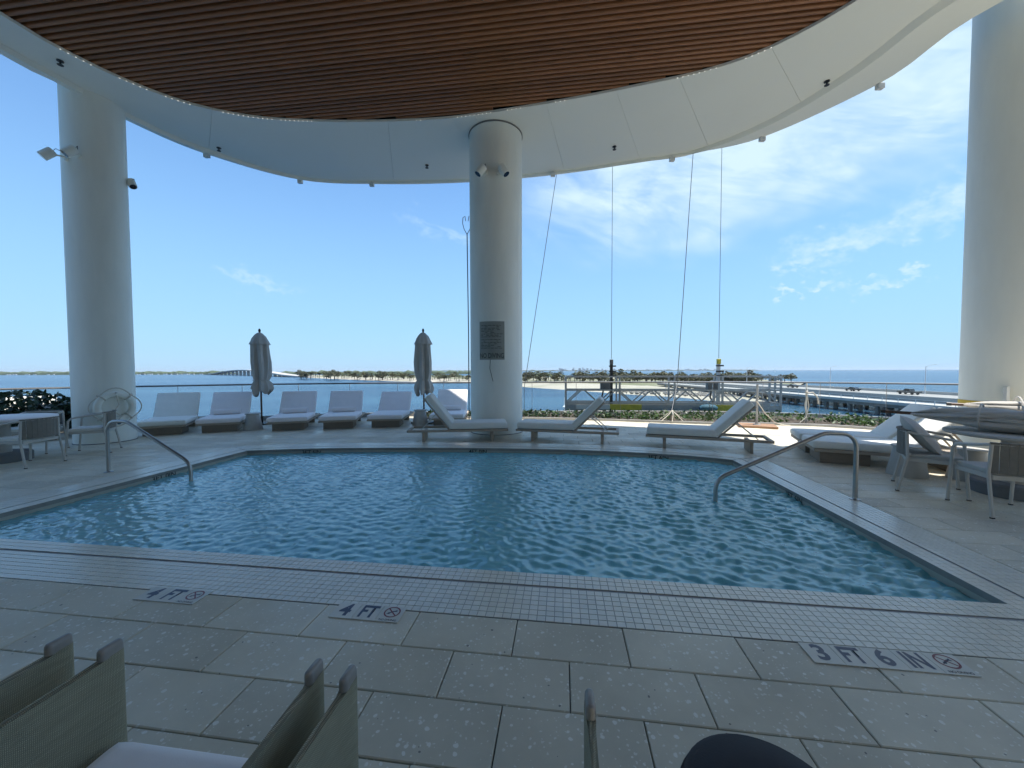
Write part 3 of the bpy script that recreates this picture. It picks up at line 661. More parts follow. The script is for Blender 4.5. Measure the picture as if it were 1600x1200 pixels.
def paver_geo(b, poly, dz=0.0):
    cu = sum(p[0] for p in poly) / len(poly); cv = sum(p[1] for p in poly) / len(poly); n = len(poly); o = len(b.v); ch = .004
    for ins, z in ((0, -.02), (0, -.004), (ch, 0.0)):
        for p in poly:
            d = Vector((cu - p[0], cv - p[1], 0)); d = d.normalized() * ins * 1.3 if ins else Vector((0, 0, 0)); b.v.append(tuple(W(p[0] + d.x, p[1] + d.y, z + dz)))
    for l in range(2):
        for i in range(n): j = (i + 1) % n; b.f.append((o + l * n + i, o + l * n + j, o + (l + 1) * n + j, o + (l + 1) * n + i))
    b.f.append(tuple(o + 2 * n + i for i in range(n)))
unit = MB(); hw, hh = (PL - GAP) / 2, (PW - GAP) / 2
for ins, z in ((0, -.02), (0, -.004), (.004, 0)):
    unit.v += [(-hw + ins, -hh + ins, z), (hw - ins, -hh + ins, z), (hw - ins, hh - ins, z), (-hw + ins, hh - ins, z)]
for l in range(2):
    for i in range(4): j = (i + 1) % 4; unit.f.append((l * 4 + i, l * 4 + j, l * 4 + 4 + j, l * 4 + 4 + i))
unit.f.append((8, 9, 10, 11)); paver_me = unit.mesh('paver')
rest = MB()
for i, (poly, full) in enumerate(cells):
    dz = random.uniform(-.0012, .0012)
    if i < 300:
        if full:
            cu = sum(p[0] for p in poly) / 4; cv = sum(p[1] for p in poly) / 4
            link('paver', paver_me, M_STONE, deck, Matrix.Translation(W(cu, cv, dz)) @ RUV)
        else:
            q = MB(); paver_geo(q, poly, dz); q.build('paver', M_STONE, deck)
    else: paver_geo(rest, poly, dz)
fp = tag(rest.build('far_pavers', M_STONE, deck), kind='stuff')
def tone_by_island(o, key, amt):
    me = o.data; a = me.attributes.new('tone', 'FLOAT', 'POINT'); co = np.empty(len(me.vertices) * 3); me.vertices.foreach_get('co', co); co = co.reshape(-1, 3); a.data.foreach_set('value', key(co) * amt)
cnt = [0]
def by_order(sizes, seed):
    r = np.random.default_rng(seed).uniform(-1, 1, len(sizes)); return np.repeat(r, sizes)
tone_by_island(fp, lambda co: by_order([3 * len(p) for p, f in cells[300:]], 5)[:len(co)], .11)

# ---- pool basin, coping bed and mosaic tiles
pool = thing('pool', None, None); tag(pool, 'swimming pool basin with pale tiled coping and curved far edge', kind='structure')
outline = [(U0, V0), (U1, V0)] + [(p.x, p.y) for p in reversed(farc)]
b = MB(); n = len(outline); DEPTH = -1.15
for u, v in outline: b.v.append(tuple(W(u, v, -.012)))
for u, v in outline: b.v.append(tuple(W(u, v, DEPTH)))
for i in range(n): j = (i + 1) % n; b.f.append((i, j, n + j, n + i))
b.f.append(tuple(n + i for i in range(n)))
b.build('basin', M_BASIN, pool)
b = MB(); ins_ = offset_curve([Vector((u, v, 0)) for u, v in reversed(outline)], 0)
ol = [(U0 + .003, V0 + .003), (U1 - .003, V0 + .003)] + [(min(max(p.x, U0 + .003), U1 - .003), p.y - .003) for p in reversed(farc)]
for z in (-.008, -.17):
    for u, v in ol: b.v.append(tuple(W(u, v, z)))
for i in range(n): j = (i + 1) % n; b.f.append((i, j, n + j, n + i))
b.build('waterline_band', M_WLINE, pool)
# steps below the left end
for k in range(3): 
    q = MB(); a = U0 + .01; c = U0 + .45 * (3 - k); z1 = -.38 - .24 * (2 - k) if False else -.35 - .26 * k
    q.add([W(a, 3.6, DEPTH), W(c, 3.6, DEPTH), W(c, 6.3, DEPTH), W(a, 6.3, DEPTH), W(a, 3.6, z1), W(c, 3.6, z1), W(c, 6.3, z1), W(a, 6.3, z1)], [(0, 3, 2, 1), (4, 5, 6, 7), (0, 1, 5, 4), (1, 2, 6, 5), (2, 3, 7, 6), (3, 0, 4, 7)]); 
    q.build('step', M_BASIN, pool)
# bands: lo..hi distance from the pool edge
T = .0524
_oc = offset_curve(farc, -BAND); CORN = {-1: (FAR[0][1], _oc[0].y - .22), 1: (FAR[-1][1], _oc[-1].y - .22)}
def corner_v(sgn, d): return CORN[sgn][0] + (CORN[sgn][1] - CORN[sgn][0]) * d / BAND
def ring_bed(d0, d1, z0, z1, name, m):
    b = MB()
    def rect(ua, ub, va, vb): b.add([W(ua, va, z0), W(ub, va, z0), W(ub, vb, z0), W(ua, vb, z0), W(ua, va, z1), W(ub, va, z1), W(ub, vb, z1), W(ua, vb, z1)], [(0, 3, 2, 1), (4, 5, 6, 7), (0, 1, 5, 4), (1, 2, 6, 5), (2, 3, 7, 6), (3, 0, 4, 7)])
    rect(U0 - d1, U1 + d1, V0 - d1, V0 - d0)
    for sgn, ue in ((-1, U0), (1, U1)):
        ua, ub = sorted((ue + sgn * d0, ue + sgn * d1)); vt = FAR[0][1] if sgn < 0 else FAR[-1][1]
        rect(ua, ub, V0 - d0 + .0005, vt - .02); q = [(ue + sgn * d0, vt - .02), (ue + sgn * d1, vt - .02), (ue + sgn * d1, corner_v(sgn, d1) - .0005), (ue + sgn * d0, corner_v(sgn, d0) - .0005)]; b.add([W(x_, y_, z1) for x_, y_ in q], [(0, 1, 2, 3)])
    ca = offset_curve(farc, -d0); cb = offset_curve(farc, -d1)
    # carry the far band to the side bands' outer lines
    ca = [Vector((U0 - d0, corner_v(-1, d0), 0))] + ca + [Vector((U1 + d0, corner_v(1, d0), 0))]; cb = [Vector((U0 - d1, corner_v(-1, d1), 0))] + cb + [Vector((U1 + d1, corner_v(1, d1), 0))]
    o = len(b.v)
    for p, q in zip(ca, cb): b.v += [tuple(W(p.x, p.y, z0)), tuple(W(q.x, q.y, z0)), tuple(W(p.x, p.y, z1)), tuple(W(q.x, q.y, z1))]
    for i in range(len(ca) - 1):
        a = o + 4 * i; c = a + 4; b.f += [(a + 2, a + 3, c + 3, c + 2), (a, a + 2, c + 2, c), (a + 1, c + 1, c + 3, a + 3)]
    return b.build(name, m, pool)
ring_bed(-.006, .152, -.05, -.0035, 'coping_bed', M_GROUT); ring_bed(.178, BAND - .004, -.021, -.0035, 'border_bed', M_GROUT)
ring_bed(.1525, .1775, -.03, -.0065, 'slot_channel', M_KERB)  # groove shade put into the colour: channel darker than its tiles
tiles = []
def tile_grid(ua, ub, va, vb):
    nu = max(1, round((ub - ua) / T)); nv = max(1, round((vb - va) / T)); du = (ub - ua) / nu; dv = (vb - va) / nv
    for i in range(nu):
        for j in range(nv): tiles.append((ua + (i + .5) * du, va + (j + .5) * dv, du - .004, dv - .004))
for d0, d1 in ((-.008, .152), (.178, BAND - .004)):
    tile_grid(U0 - d1, U1 + d1, V0 - d1, V0 - d0)
    tile_grid(U1 + d0, U1 + d1, V0 - d0, V0 - d0 + round((FAR[-1][1] + .3 - V0 + d0) / T) * T); tile_grid(U0 - d1, U0 - d0, V0 - d0, V0 - d0 + round((FAR[0][1] + .36 - V0 + d0) / T) * T)
tiles = [t for t in tiles if not (t[1] > 6.3 and ((t[0] < U0 and t[1] + t[3] / 2 > corner_v(-1, U0 - t[0])) or (t[0] > U1 and t[1] + t[3] / 2 > corner_v(1, t[0] - U1))))]
def tsize(t):
    q = px_of(W(t[0], t[1], 0))
    if q is None or not (0 <= q[0] <= 1600 and q[1] < 1200): return 0
    p = W(t[0], t[1], 0); return 1 / (p.length ** 2 + 2)
tiles.sort(key=lambda t: -tsize(t))
def tile_geo(b, u, v, du, dv, dz):
    o = len(b.v)
    for ins, z in ((0, -.0032), (0, -.0006), (.0012, 0)):
        for su, sv in ((-1, -1), (1, -1), (1, 1), (-1, 1)): b.v.append(tuple(W(u + su * (du / 2 - ins), v + sv * (dv / 2 - ins), z + dz)))
    for l in range(2):
        for i in range(4): j = (i + 1) % 4; b.f.append((o + l * 4 + i, o + l * 4 + j, o + l * 4 + 4 + j, o + l * 4 + 4 + i))
    b.f.append((o + 8, o + 9, o + 10, o + 11))
rest = MB(); tmesh = {}
for i, (u, v, du, dv) in enumerate(tiles):
    if i < 300:
        key = (round(du, 4), round(dv, 4))
        if key not in tmesh:
            q = MB()
            for ins, z in ((0, -.0032), (0, -.0006), (.0012, 0)):
                for su, sv in ((-1, -1), (1, -1), (1, 1), (-1, 1)): q.v.append((su * (du / 2 - ins), sv * (dv / 2 - ins), z))
            for l in range(2):
                for k in range(4): j = (k + 1) % 4; q.f.append((l * 4 + k, l * 4 + j, l * 4 + 4 + j, l * 4 + 4 + k))
            q.f.append((8, 9, 10, 11)); tmesh[key] = q.mesh('tile')
        link('tile', tmesh[key], M_TILE, pool, Matrix.Translation(W(u, v, random.uniform(0, .0005))) @ RUV)
    else: tile_geo(rest, u, v, du, dv, random.uniform(0, .0005))
# far curved band: rows of tiles along the curve
for d0, d1, nr in ((-.008, .152, 3), (.178, BAND - .004, 7)):
    for r_ in range(nr):
        da = d0 + (d1 - d0) * r_ / nr; db = d0 + (d1 - d0) * (r_ + 1) / nr - .004
        ca = offset_curve(farc, -da); cb = offset_curve(farc, -db)
        ca = [Vector((U0 - da, corner_v(-1, da), 0))] + ca + [Vector((U1 + da, corner_v(1, da), 0))]; cb = [Vector((U0 - db, corner_v(-1, db), 0))] + cb + [Vector((U1 + db, corner_v(1, db), 0))]
        la = resample(ca, T); lb = [cb[0].lerp(cb[0], 0)]; 
        tot = len(la)
        lens = np.cumsum([0] + [(q - p).length for p, q in zip(cb[:-1], cb[1:])]); 
        def onb(t):
            s_ = t * lens[-1]; i = min(int(np.searchsorted(lens, s_, 'right')) - 1, len(cb) - 2); return cb[i].lerp(cb[i + 1], (s_ - lens[i]) / (lens[i + 1] - lens[i]))
        for i in range(tot - 1):
            p, q = la[i], la[i + 1]; q = p.lerp(q, .93); t0, t1 = i / (tot - 1), (i + .93) / (tot - 1); p2, q2 = onb(t0), onb(t1); o = len(rest.v)
            rest.v += [tuple(W(x.x, x.y, z)) for z in (-.0032, 0) for x in (p, q, q2, p2)]; rest.f += [(o + 4, o + 5, o + 6, o + 7)] + [(o + k, o + (k + 1) % 4, o + 4 + (k + 1) % 4, o + 4 + k) for k in range(4)]
st_o = tag(rest.build('small_tiles', M_TILE, pool), kind='stuff')
r__ = np.random.default_rng(9).uniform(-1, 1, 40000)
tone_by_island(st_o, lambda co: r__[(np.arange(len(co)) // 4) % 40000], .035)

# ---- pool water: a real rippled surface
ZW = -.088
nu, nv = 520, 260
uu = np.linspace(U0 + .002, U1 - .002, nu); tt = np.linspace(0, 1, nv)
UU, TT = np.meshgrid(uu, tt, indexing='ij'); FV = np.interp(UU, fu, fv) - .002; VV = V0 + .002 + (FV - V0) * TT
Z = np.zeros_like(UU); r_ = np.random.default_rng(3)
amp_map = .50 + .80 * np.clip((UU - (-2.0)) / 4.6, 0, 1) ** 1.3
for k in range(72):
    lam = r_.uniform(.065, .15) if k < 48 else (r_.uniform(.2, .38) if k < 62 else r_.uniform(.45, 1.0)); th = r_.normal(R(66), R(30)) if k < 48 else (r_.normal(R(46), R(14)) if k < 62 else r_.uniform(0, 2 * math.pi)); a = .0013 * (lam / .25) ** 1.1 * (2.1 if k < 48 else (.34 if k < 62 else .22)); kk = 2 * math.pi / lam
    ph = (UU * math.cos(th) + VV * math.sin(th)) * kk + r_.uniform(0, 6.28)
    ph = ph + .9 * np.sin(UU * r_.uniform(.7, 2.2) + VV * r_.uniform(.7, 2.2) + r_.uniform(0, 6.28))
    Z += a * (np.sin(ph) + .25 * np.cos(2 * ph)) * (amp_map if k < 48 else (amp_map + 2.6 * np.clip((UU - .2) / 2.6, 0, 1) if k < 62 else .5 * amp_map + .4))
Z = Z * 1.0 + ZW
b = MB()
X = UU * UX + VV * VX; Y = UU * UY + VV * VY
b.v = np.stack([X, Y, Z], -1).reshape(-1, 3).tolist()
idx = np.arange(nu * nv).reshape(nu, nv); b.f = np.stack([idx[:-1, :-1], idx[1:, :-1], idx[1:, 1:], idx[:-1, 1:]], -1).reshape(-1, 4).tolist()
me = bpy.data.meshes.new('pool_water'); me.from_pydata(b.v, [], b.f); me.polygons.foreach_set('use_smooth', [True] * len(me.polygons))
tag(link('pool_water', me, M_WATER), 'rippled blue water filling the pool', kind='structure')

# ---- depth marks on the pool wall and deck
def wall_text(txt, u, v, du, dv, label, size=.10):
    # (du,dv): direction of reading along the wall; letters face the pool
    d = Vector((du, dv, 0)).normalized(); xw = (W(d.x, d.y) - W(0, 0)).normalized(); zw = Vector((0, 0, 1)); nw = xw.cross(zw)
    me = text_mesh(txt, size, 1.05, .002); o = link('depth_mark', me, M_INK, pool)
    M = Matrix((xw, zw, nw)).transposed().to_4x4(); M.translation = W(u, v, -.075); o.matrix_local = M
for px, py, txt, nm in ((255, 740, '3FT 0IN', 'l'), (490, 702, '3FT 6IN', 'f'), (747, 702, '4FT 0IN', 'f'), (1027, 710, '3FT 6IN', 'f'), (1246, 772, '3FT 6IN', 'r')):
    p = at(px, py, -.03); u, v = toUV(p)
    if nm == 'l': wall_text(txt, U0 + .006, v, 0, 1, nm)
    elif nm == 'r': wall_text(txt, U1 - .006, v, 0, -1, nm)
    else:
        i = int(np.argmin(abs(fu - u))); t_ = (farc[i + 1] - farc[i - 1]).normalized(); wall_text(txt, u, far_v(u) - .008, t_.x, t_.y, nm)

def disc(b, c, r, z, n=24):
    o = len(b.v); b.v += [(c[0] + r * math.cos(2 * math.pi * i / n), c[1] + r * math.sin(2 * math.pi * i / n), z) for i in range(n)]; b.f.append(tuple(range(o, o + n)))
def stroke(b, p, q, wd, z):
    p = Vector((*p, 0)); q = Vector((*q, 0)); d = (q - p).normalized(); s_ = Vector((-d.y, d.x, 0)) * wd / 2; o = len(b.v)
    b.v += [(x.x, x.y, z) for x in (p - s_, q - s_, q + s_, p + s_)]; b.f.append((o, o + 1, o + 2, o + 3))
def deck_marker(name, label, u, v, texts):
    t = thing(name, label, 'depth marker', W(u, v, .0022), A, 'depth markers set in the deck'); n = len(texts) + 1; S = .149
    for i in range(n):
        cx = (i + .5) * S; pl = MB().box((cx, -S / 2, .0015), (S - .003, S - .003, .003)).build('plate', M_PLATE, t)
        if i < n - 1:
            me = text_mesh(texts[i], .155, .66 if len(texts[i]) > 1 else .92, .0048); link('numeral', me, M_BLUEINK, pl, Matrix.Translation((cx, -S / 2, .0036)))
        else:
            b = MB(); c = (cx, -S / 2 + .016); N_ = 32
            for k in range(N_):
                a0, a1 = 2 * math.pi * k / N_, 2 * math.pi * (k + 1) / N_; o = len(b.v)
                b.v += [(c[0] + rr * math.cos(aa), c[1] + rr * math.sin(aa), .0042) for rr, aa in ((.042, a0), (.051, a0), (.051, a1), (.042, a1))]; b.f.append((o, o + 1, o + 2, o + 3))
            stroke(b, (c[0] - .031, c[1] + .031), (c[0] + .031, c[1] - .031), .008, .0042); b.build('no_symbol', M_REDINK, pl)
            b = MB(); disc(b, (c[0] - .018, c[1] - .012), .008, .0038, 12); stroke(b, (c[0] - .014, c[1] - .008), (c[0] + .010, c[1] + .010), .010, .0038); stroke(b, (c[0] + .008, c[1] + .008), (c[0] + .026, c[1] + .020), .007, .0038); stroke(b, (c[0] + .008, c[1] + .008), (c[0] + .030, c[1] + .008), .006, .0038); stroke(b, (c[0] - .012, c[1] - .006), (c[0] - .030, c[1] - .020), .005, .0038); b.build('diver_figure', M_BLUEINK, pl)
            me = text_mesh('NO DIVING', .021, 1.0, .0004); link('caption', me, M_INK, pl, Matrix.Translation((cx, -S + .017, .0036)))
deck_marker('depth_marker', 'ceramic deck marker reading 4 FT with no-diving symbol beside the sling chairs', -1.412, 2.272, ['4', 'FT'])
deck_marker('depth_marker', 'fainter ceramic deck marker reading 4 FT nearest the left column', -2.80, 2.280, ['4', 'FT'])
deck_marker('depth_marker', 'long ceramic deck marker reading 3 FT 6 IN with red no-diving symbol', 1.285, 2.243, ['3', 'FT', '6', 'IN'])

# ---- roof soffit, downstand lip and slatted timber ceiling
ZS = 7.15
inner_px = [(0, 22), (100, 80), (200, 128), (300, 164), (400, 184), (500, 190), (600, 190), (700, 185), (800, 171), (900, 154), (1000, 134), (1100, 112), (1200, 77), (1340, 0)]
lip_px = [(0, 66), (90, 116), (200, 177), (320, 231), (470, 276), (600, 283), (735, 280), (870, 268), (1000, 248), (1080, 236), (1200, 188), (1330, 108), (1470, 0)]
out_px = [(0, 84), (90, 130), (200, 189), (320, 240), (470, 281), (600, 286), (735, 283), (870, 271), (1000, 254), (1085, 239), (1190, 215), (1375, 130), (1508, 35)]
ZL = 7.08
ci = [at(x, y, ZS) for x, y in inner_px]; cl = [at(x, y, ZS) for x, y in lip_px]; co = [at(x, y, ZL) for x, y in out_px]
def ext(c, a, z):
    l = [Vector((x, y, z)) for x, y in a[0]] + c + [Vector((x, y, z)) for x, y in a[1]]; return catmull(l, 10)
ci = ext(ci, ([(-8.35, -1.2), (-8.4, 3.5)], [(5.75, 4.9), (6.1, 3.2), (6.2, 1.0), (6.2, -1.2)]), ZS)
cl = ext(cl, ([(-9.2, -1.2), (-9.2, 3.2)], [(7.2, 5.0), (7.7, 3.2), (7.9, 1.0), (7.9, -1.2)]), ZS)
co = ext(co, ([(-9.35, -1.2), (-9.35, 3.2)], [(7.9, 5.3), (8.5, 4.2), (9.0, 2.4), (9.1, -1.2)]), ZL)
def even(P, n):
    L_ = np.cumsum([0] + [(q - p).length for p, q in zip(P[:-1], P[1:])]); out = []
    for s_ in np.linspace(0, L_[-1], n):
        i = min(int(np.searchsorted(L_, s_, 'right')) - 1, len(P) - 2); out.append(P[i].lerp(P[i + 1], (s_ - L_[i]) / (L_[i + 1] - L_[i])))
    return out
# pair points across the ring by direction from a centre so that panel joints run radially
CEN = Vector((-1.0, 2.0, 0))
def by_angle(P, angs):
    aa = np.unwrap([math.atan2(p.y - CEN.y, p.x - CEN.x) for p in P]); aa = aa + (2 * math.pi if aa.mean() < 0 else 0); o = np.argsort(aa); xs = np.array([P[i].x for i in o]); ys = np.array([P[i].y for i in o]); aa = aa[o]
    return [Vector((np.interp(a, aa, xs), np.interp(a, aa, ys), P[0].z)) for a in angs]
ceiling = thing('ceiling', None, None); tag(ceiling, 'curved white soffit round a brown slatted timber ceiling over the pool', kind='structure')
joint_px = [(-200, 40), (330, 190), (610, 230), (752, 225), (868, 215), (983, 200), (1082, 170), (1230, 120), (1500, 20)]
ja = []
for x, y in joint_px: p = at(x, y, ZS) if y > 0 else None; ja.append(math.atan2(p.y - CEN.y, p.x - CEN.x))
ja = sorted([R(215)] + [R(188)] + ja[0:] + [R(-8)], reverse=True)
gap = .0006
def strip_panel(Pa, Pb, name, m, th=.05, up_=True):
    b = MB(); n = len(Pa)
    for p, q in zip(Pa, Pb): b.v += [tuple(p), tuple(q), (p.x, p.y, p.z + th), (q.x, q.y, q.z + th)]
    for i in range(n - 1):
        a = 4 * i; c = a + 4; b.f += [(a, c, c + 1, a + 1), (a + 2, a + 3, c + 3, c + 2), (a, a + 2, c + 2, c), (a + 1, c + 1, c + 3, a + 3)]
    b.f += [(0, 1, 3, 2), (4 * n - 4, 4 * n - 2, 4 * n - 1, 4 * n - 3)]
    return b.build(name, m, ceiling, smooth=False)
for a, c in zip(ja[:-1], ja[1:]):
    n = max(3, int(abs(a - c) / .035)); angs = np.linspace(a - gap / 2, c + gap / 2, n)
    strip_panel(by_angle(ci, angs), by_angle(cl, angs), 'soffit_panel', M_SOFFIT)
angs = np.linspace(ja[0], ja[-1], 140)
# closing slab above, inner curb and downstand lip
A1, A2, A3 = by_angle(ci, angs), by_angle(cl, angs), by_angle(co, angs)
strip_panel([Vector((p.x, p.y, ZS + .055)).lerp(Vector((q.x, q.y, ZS + .055)), .22) for p, q in zip(A1, A2)], [Vector((p.x, p.y, ZS + .055)) for p in A2], 'soffit_back', M_CONCD, .3)
b = MB(); n = len(angs)
for i in range(n):
    p, q = A2[i], A3[i]; d = (q - p); d.z = 0
    b.v += [(p.x, p.y, ZS + .02), (p.x + d.x * .12, p.y + d.y * .12, ZL - .02), (q.x, q.y, ZL), (q.x, q.y, ZL + .55), (p.x, p.y, ZL + .55)]
for i in range(n - 1):
    a = 5 * i; c = a + 5; b.f += [(a + k, a + (k + 1) % 5, c + (k + 1) % 5, c + k) for k in range(5)]
b.build('fascia_lip', M_SOFFIT, ceiling)
# roof slab keeps the sky out; unseen left overhang added to shade column and daybeds
def over(p):
    d = Vector((p.x + 1.0, p.y - 2.0, 0)).normalized(); k = .6 * min(1, max(0, (0.8 - p.x) / 3.0)); return (p.x + d.x * k, p.y + d.y * k)
b = MB(); b.v = [(*over(p), ZL + .56) for p in A3] + [(*over(p), ZL + .9) for p in A3]; b.f = [tuple(range(n)), tuple(range(2 * n - 1, n - 1, -1))] + [(i, (i + 1) % n, n + (i + 1) % n, n + i) for i in range(n)]; b.build('roof_shade_slab', M_CEIL, ceiling)
# slats: one board each, running along the building
ciu = [(toUV(p)) for p in ci]
SL = .112
def slat_span(v):
    xs = []
    for (ua, va), (ub, vb) in zip(ciu[:-1], ciu[1:]):
        if (va - v) * (vb - v) < 0: xs.append(ua + (ub - ua) * (v - va) / (vb - va))
    return (min(xs), max(xs)) if len(xs) >= 2 else None
v = -.9
prof = [(-.036, .085), (-.036, .02), (-.028, .006), (-.012, 0), (.012, .002), (.030, .016), (.036, .035), (.036, .085)]
while v < 9.2:
    sp = slat_span(v)
    if sp and sp[1] - sp[0] > .15:
        b = MB(); ua, ub = sp[0] - .22, sp[1] + .22; k = len(prof)
        b.v = [tuple(W(ua, v + dv, ZS + .05 + z)) for dv, z in prof] + [tuple(W(ub, v + dv, ZS + .05 + z)) for dv, z in prof]
        b.f = [tuple(range(k)), tuple(range(2 * k - 1, k - 1, -1))] + [(i, (i + 1) % k, k + (i + 1) % k, k + i) for i in range(k)]
        b.build('slat', M_WOOD, ceiling)
    v += SL
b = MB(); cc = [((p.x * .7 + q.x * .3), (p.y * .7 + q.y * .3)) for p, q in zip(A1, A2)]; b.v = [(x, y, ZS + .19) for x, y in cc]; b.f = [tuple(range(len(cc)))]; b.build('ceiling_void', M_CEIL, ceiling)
# run of tiny bright dots along the timber edge, their light put in as glow
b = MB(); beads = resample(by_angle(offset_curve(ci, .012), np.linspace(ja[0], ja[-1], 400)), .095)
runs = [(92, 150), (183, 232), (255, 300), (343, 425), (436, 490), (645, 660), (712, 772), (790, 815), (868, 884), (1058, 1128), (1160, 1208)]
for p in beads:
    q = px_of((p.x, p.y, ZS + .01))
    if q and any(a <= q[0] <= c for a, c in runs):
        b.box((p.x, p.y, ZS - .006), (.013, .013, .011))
tag(b.build('glow_beads', M_BEAD, ceiling), kind='stuff')
# sprinklers and clips
def small_fix(name, label, cat, pix, z, build, grp):
    for (x, y), lb in zip(pix, label):
        p = at(x, y, z); t = thing(name, lb, cat, p, 0, grp); build(t)
def spr(t):
    MB().lathe([(.05, 0), (.05, -.012), (.012, -.014)], 16).build('escutcheon', M_DARK, t); MB().tube([(0, 0, -.01), (0, 0, -.07)], .014, 8).build('stem', M_DARK, t); MB().lathe([(.045, -.07), (.045, -.078)], 12).build('deflector', M_DARK, t)
small_fix('sprinkler_head', ['dark fire sprinkler on the soffit above the left column', 'dark fire sprinkler between the left column and the middle of the soffit', 'dark fire sprinkler just left of the middle column top', 'dark fire sprinkler just right of the middle column top', 'dark fire sprinkler on the soffit at the far right end'],
          'sprinkler', [(94, 95), (342, 231), (667, 258), (960, 229), (1292, 127)], ZS - .002, spr, 'fire sprinklers in the soffit')
def clip_(t): MB().box((0, 0, -.05), (.13, .09, .10)).build('bracket', M_ALUW, t, bevel=.01); MB().box((0, 0, .01), (.05, .05, .05)).build('stem', M_ALUW, t)
small_fix('edge_bracket', ['small metal bracket under the roof edge nearest the left column', 'small roof edge bracket second from the left column', 'small roof edge bracket third from the left column', 'small roof edge bracket right of the middle column by the slanting cable', 'small roof edge bracket between the two middle cables', 'small roof edge bracket right of the vertical cables', 'small roof edge bracket nearest the right column'],
          'bracket', [(323, 240), (469, 281), (581, 286), (864, 270), (1050, 246), (1191, 214), (1375, 131)], ZL + .008, clip_, 'brackets along the roof edge')

# ---- columns
def column(label, x, y, r, z1, ring=True):
    t = thing('column', label, 'column', (x, y, 0)); MB().tube([(0, 0, 0), (0, 0, z1)], r, 64).build('shaft', M_COLUMN, t, smooth=True)
    MB().lathe([(r - .01, .0), (r + .012, .0), (r + .008, .012), (r - .01, .016)], 64, caps=False).build('base_joint', M_JOINT, t)
    if ring: MB().lathe([(r - .01, z1 - .03), (r + .016, z1 - .03), (r + .016, z1 - .004), (r - .01, z1 - .004)], 64, caps=False).build('top_ring', M_JOINT, t)  # dark ring round the top of the shaft
    return t
CM = (-.38, 9.49, .635); CLF = (-8.82, 8.30, .485); CR = (8.44, 6.41, .64)
column('thick white round column in the middle with a pool rules sign', *CM, ZS)
column('slimmer white round column at the left holding a life ring', *CLF, ZS + .3, False)
column('big white round column at the right edge behind the stacked umbrellas', *CR, 12, False)
def on_col(C, x, y, off=0.0):
    """point on a column's face seen at a pixel"""
    d = ray(x, y); dx, dy = d.x, d.y; a = dx * dx + dy * dy; bq = -2 * (dx * C[0] + dy * C[1]); c = C[0] ** 2 + C[1] ** 2 - (C[2] + off) ** 2
    disc_ = max(0, bq * bq - 4 * a * c); t = (-bq - math.sqrt(disc_)) / (2 * a); p = Vector((d.x * t, d.y * t, H + d.z * t)); n_ = Vector((p.x - C[0], p.y - C[1], 0)).normalized(); return p, n_
def spot(label, C, mx, my, hx, hy, aim, size=1.0, depth=.14):
    p, n_ = on_col(C, mx, my); t = thing('column_spotlight', label, 'spotlight', p, 0, 'spotlights on the columns'); n3 = Vector((n_.x, n_.y, 0))
    hc = atY(hx, hy, p.y + n_.y * depth) - p; a = Vector(aim).normalized(); h = .088 * size; r = .070 * size
    MB().tube([n3 * -.01, n3 * .03], .048 * size, 16).build('mount', M_WHITE, t)
    MB().tube([n3 * .02, n3 * .07, hc * .6 + n3 * .03, hc], .016, 8).build('arm', M_WHITE, t)
    hd = MB().tube([hc - a * h, hc - a * (h - .012), hc + a * (h - .006), hc + a * h], [r * .86, r, r, r * .97], 20).build('housing', M_WHITE, t, smooth=True); MB().tube([hc + a * (h - .004), hc + a * (h + .003)], r * .82, 18).build('lens', M_LENS, hd)
    MB().tube([hc - a * h * .95, hc - a * h * 1.3 + Vector((.02, 0, .03)), n3 * .08 + Vector((.05, 0, .06)), n3 * .03 + Vector((.02, 0, .02))], .006, 6).build('wire', M_DARK, t)
spot('white spotlight on the middle column pointing down and left', CM, 758, 270, 751, 266, (-.55, -.15, -.8), 1.3, .17); spot('white spotlight on the middle column pointing down and right', CM, 780, 270, 787, 266, (.5, -.15, -.8), 1.3, .17)
spot('white spotlight on the left column front pointing down', CLF, 122, 243, 109, 236, (-.42, -.5, -.75), 1.2, .2); spot('white spotlight sticking out from the left side of the left column', CLF, 104, 247, 74, 240, (-.5, -.45, -.72), 1.2, .25); spot('white spotlight low on the right side of the left column', CLF, 199, 283, 206, 287, (.45, -.2, -.75), 1.05, .05)

# pool rules sign, bent round the column
sg = thing('pool_rules_sign', 'grey pool rules plate reading NO DIVING on the middle column', 'sign', (CM[0], CM[1], 0))
pa, _ = on_col(CM, 750, 532); pb, _ = on_col(CM, 788, 532); zt = on_col(CM, 769, 502)[0].z; zb = on_col(CM, 769, 562)[0].z
a0 = math.atan2(pa.y - CM[1], pa.x - CM[0]); a1 = math.atan2(pb.y - CM[1], pb.x - CM[0])
def curved(u0_, u1_, z0, z1, off, n=12):
    b = MB()
    for i in range(n + 1):
        a = a0 + (a1 - a0) * (u0_ + (u1_ - u0_) * i / n)
        for rr in (CM[2] + off - .004, CM[2] + off):
            for z in (z0, z1): b.v.append((rr * math.cos(a), rr * math.sin(a), z))
    for i in range(n):
        o = 4 * i; c = o + 4; b.f += [(o + 2, c + 2, c + 3, o + 3), (o + 1, o + 3, c + 3, c + 1), (o, c, c + 2, o + 2), (o, o + 1, c + 1, c)]
    b.f += [(0, 2, 3, 1), (4 * n, 4 * n + 1, 4 * n + 3, 4 * n + 2)]
    return b
curved(0, 1, zb, zt, .012).build('plate', M_SIGN, sg)
hz = zt - zb
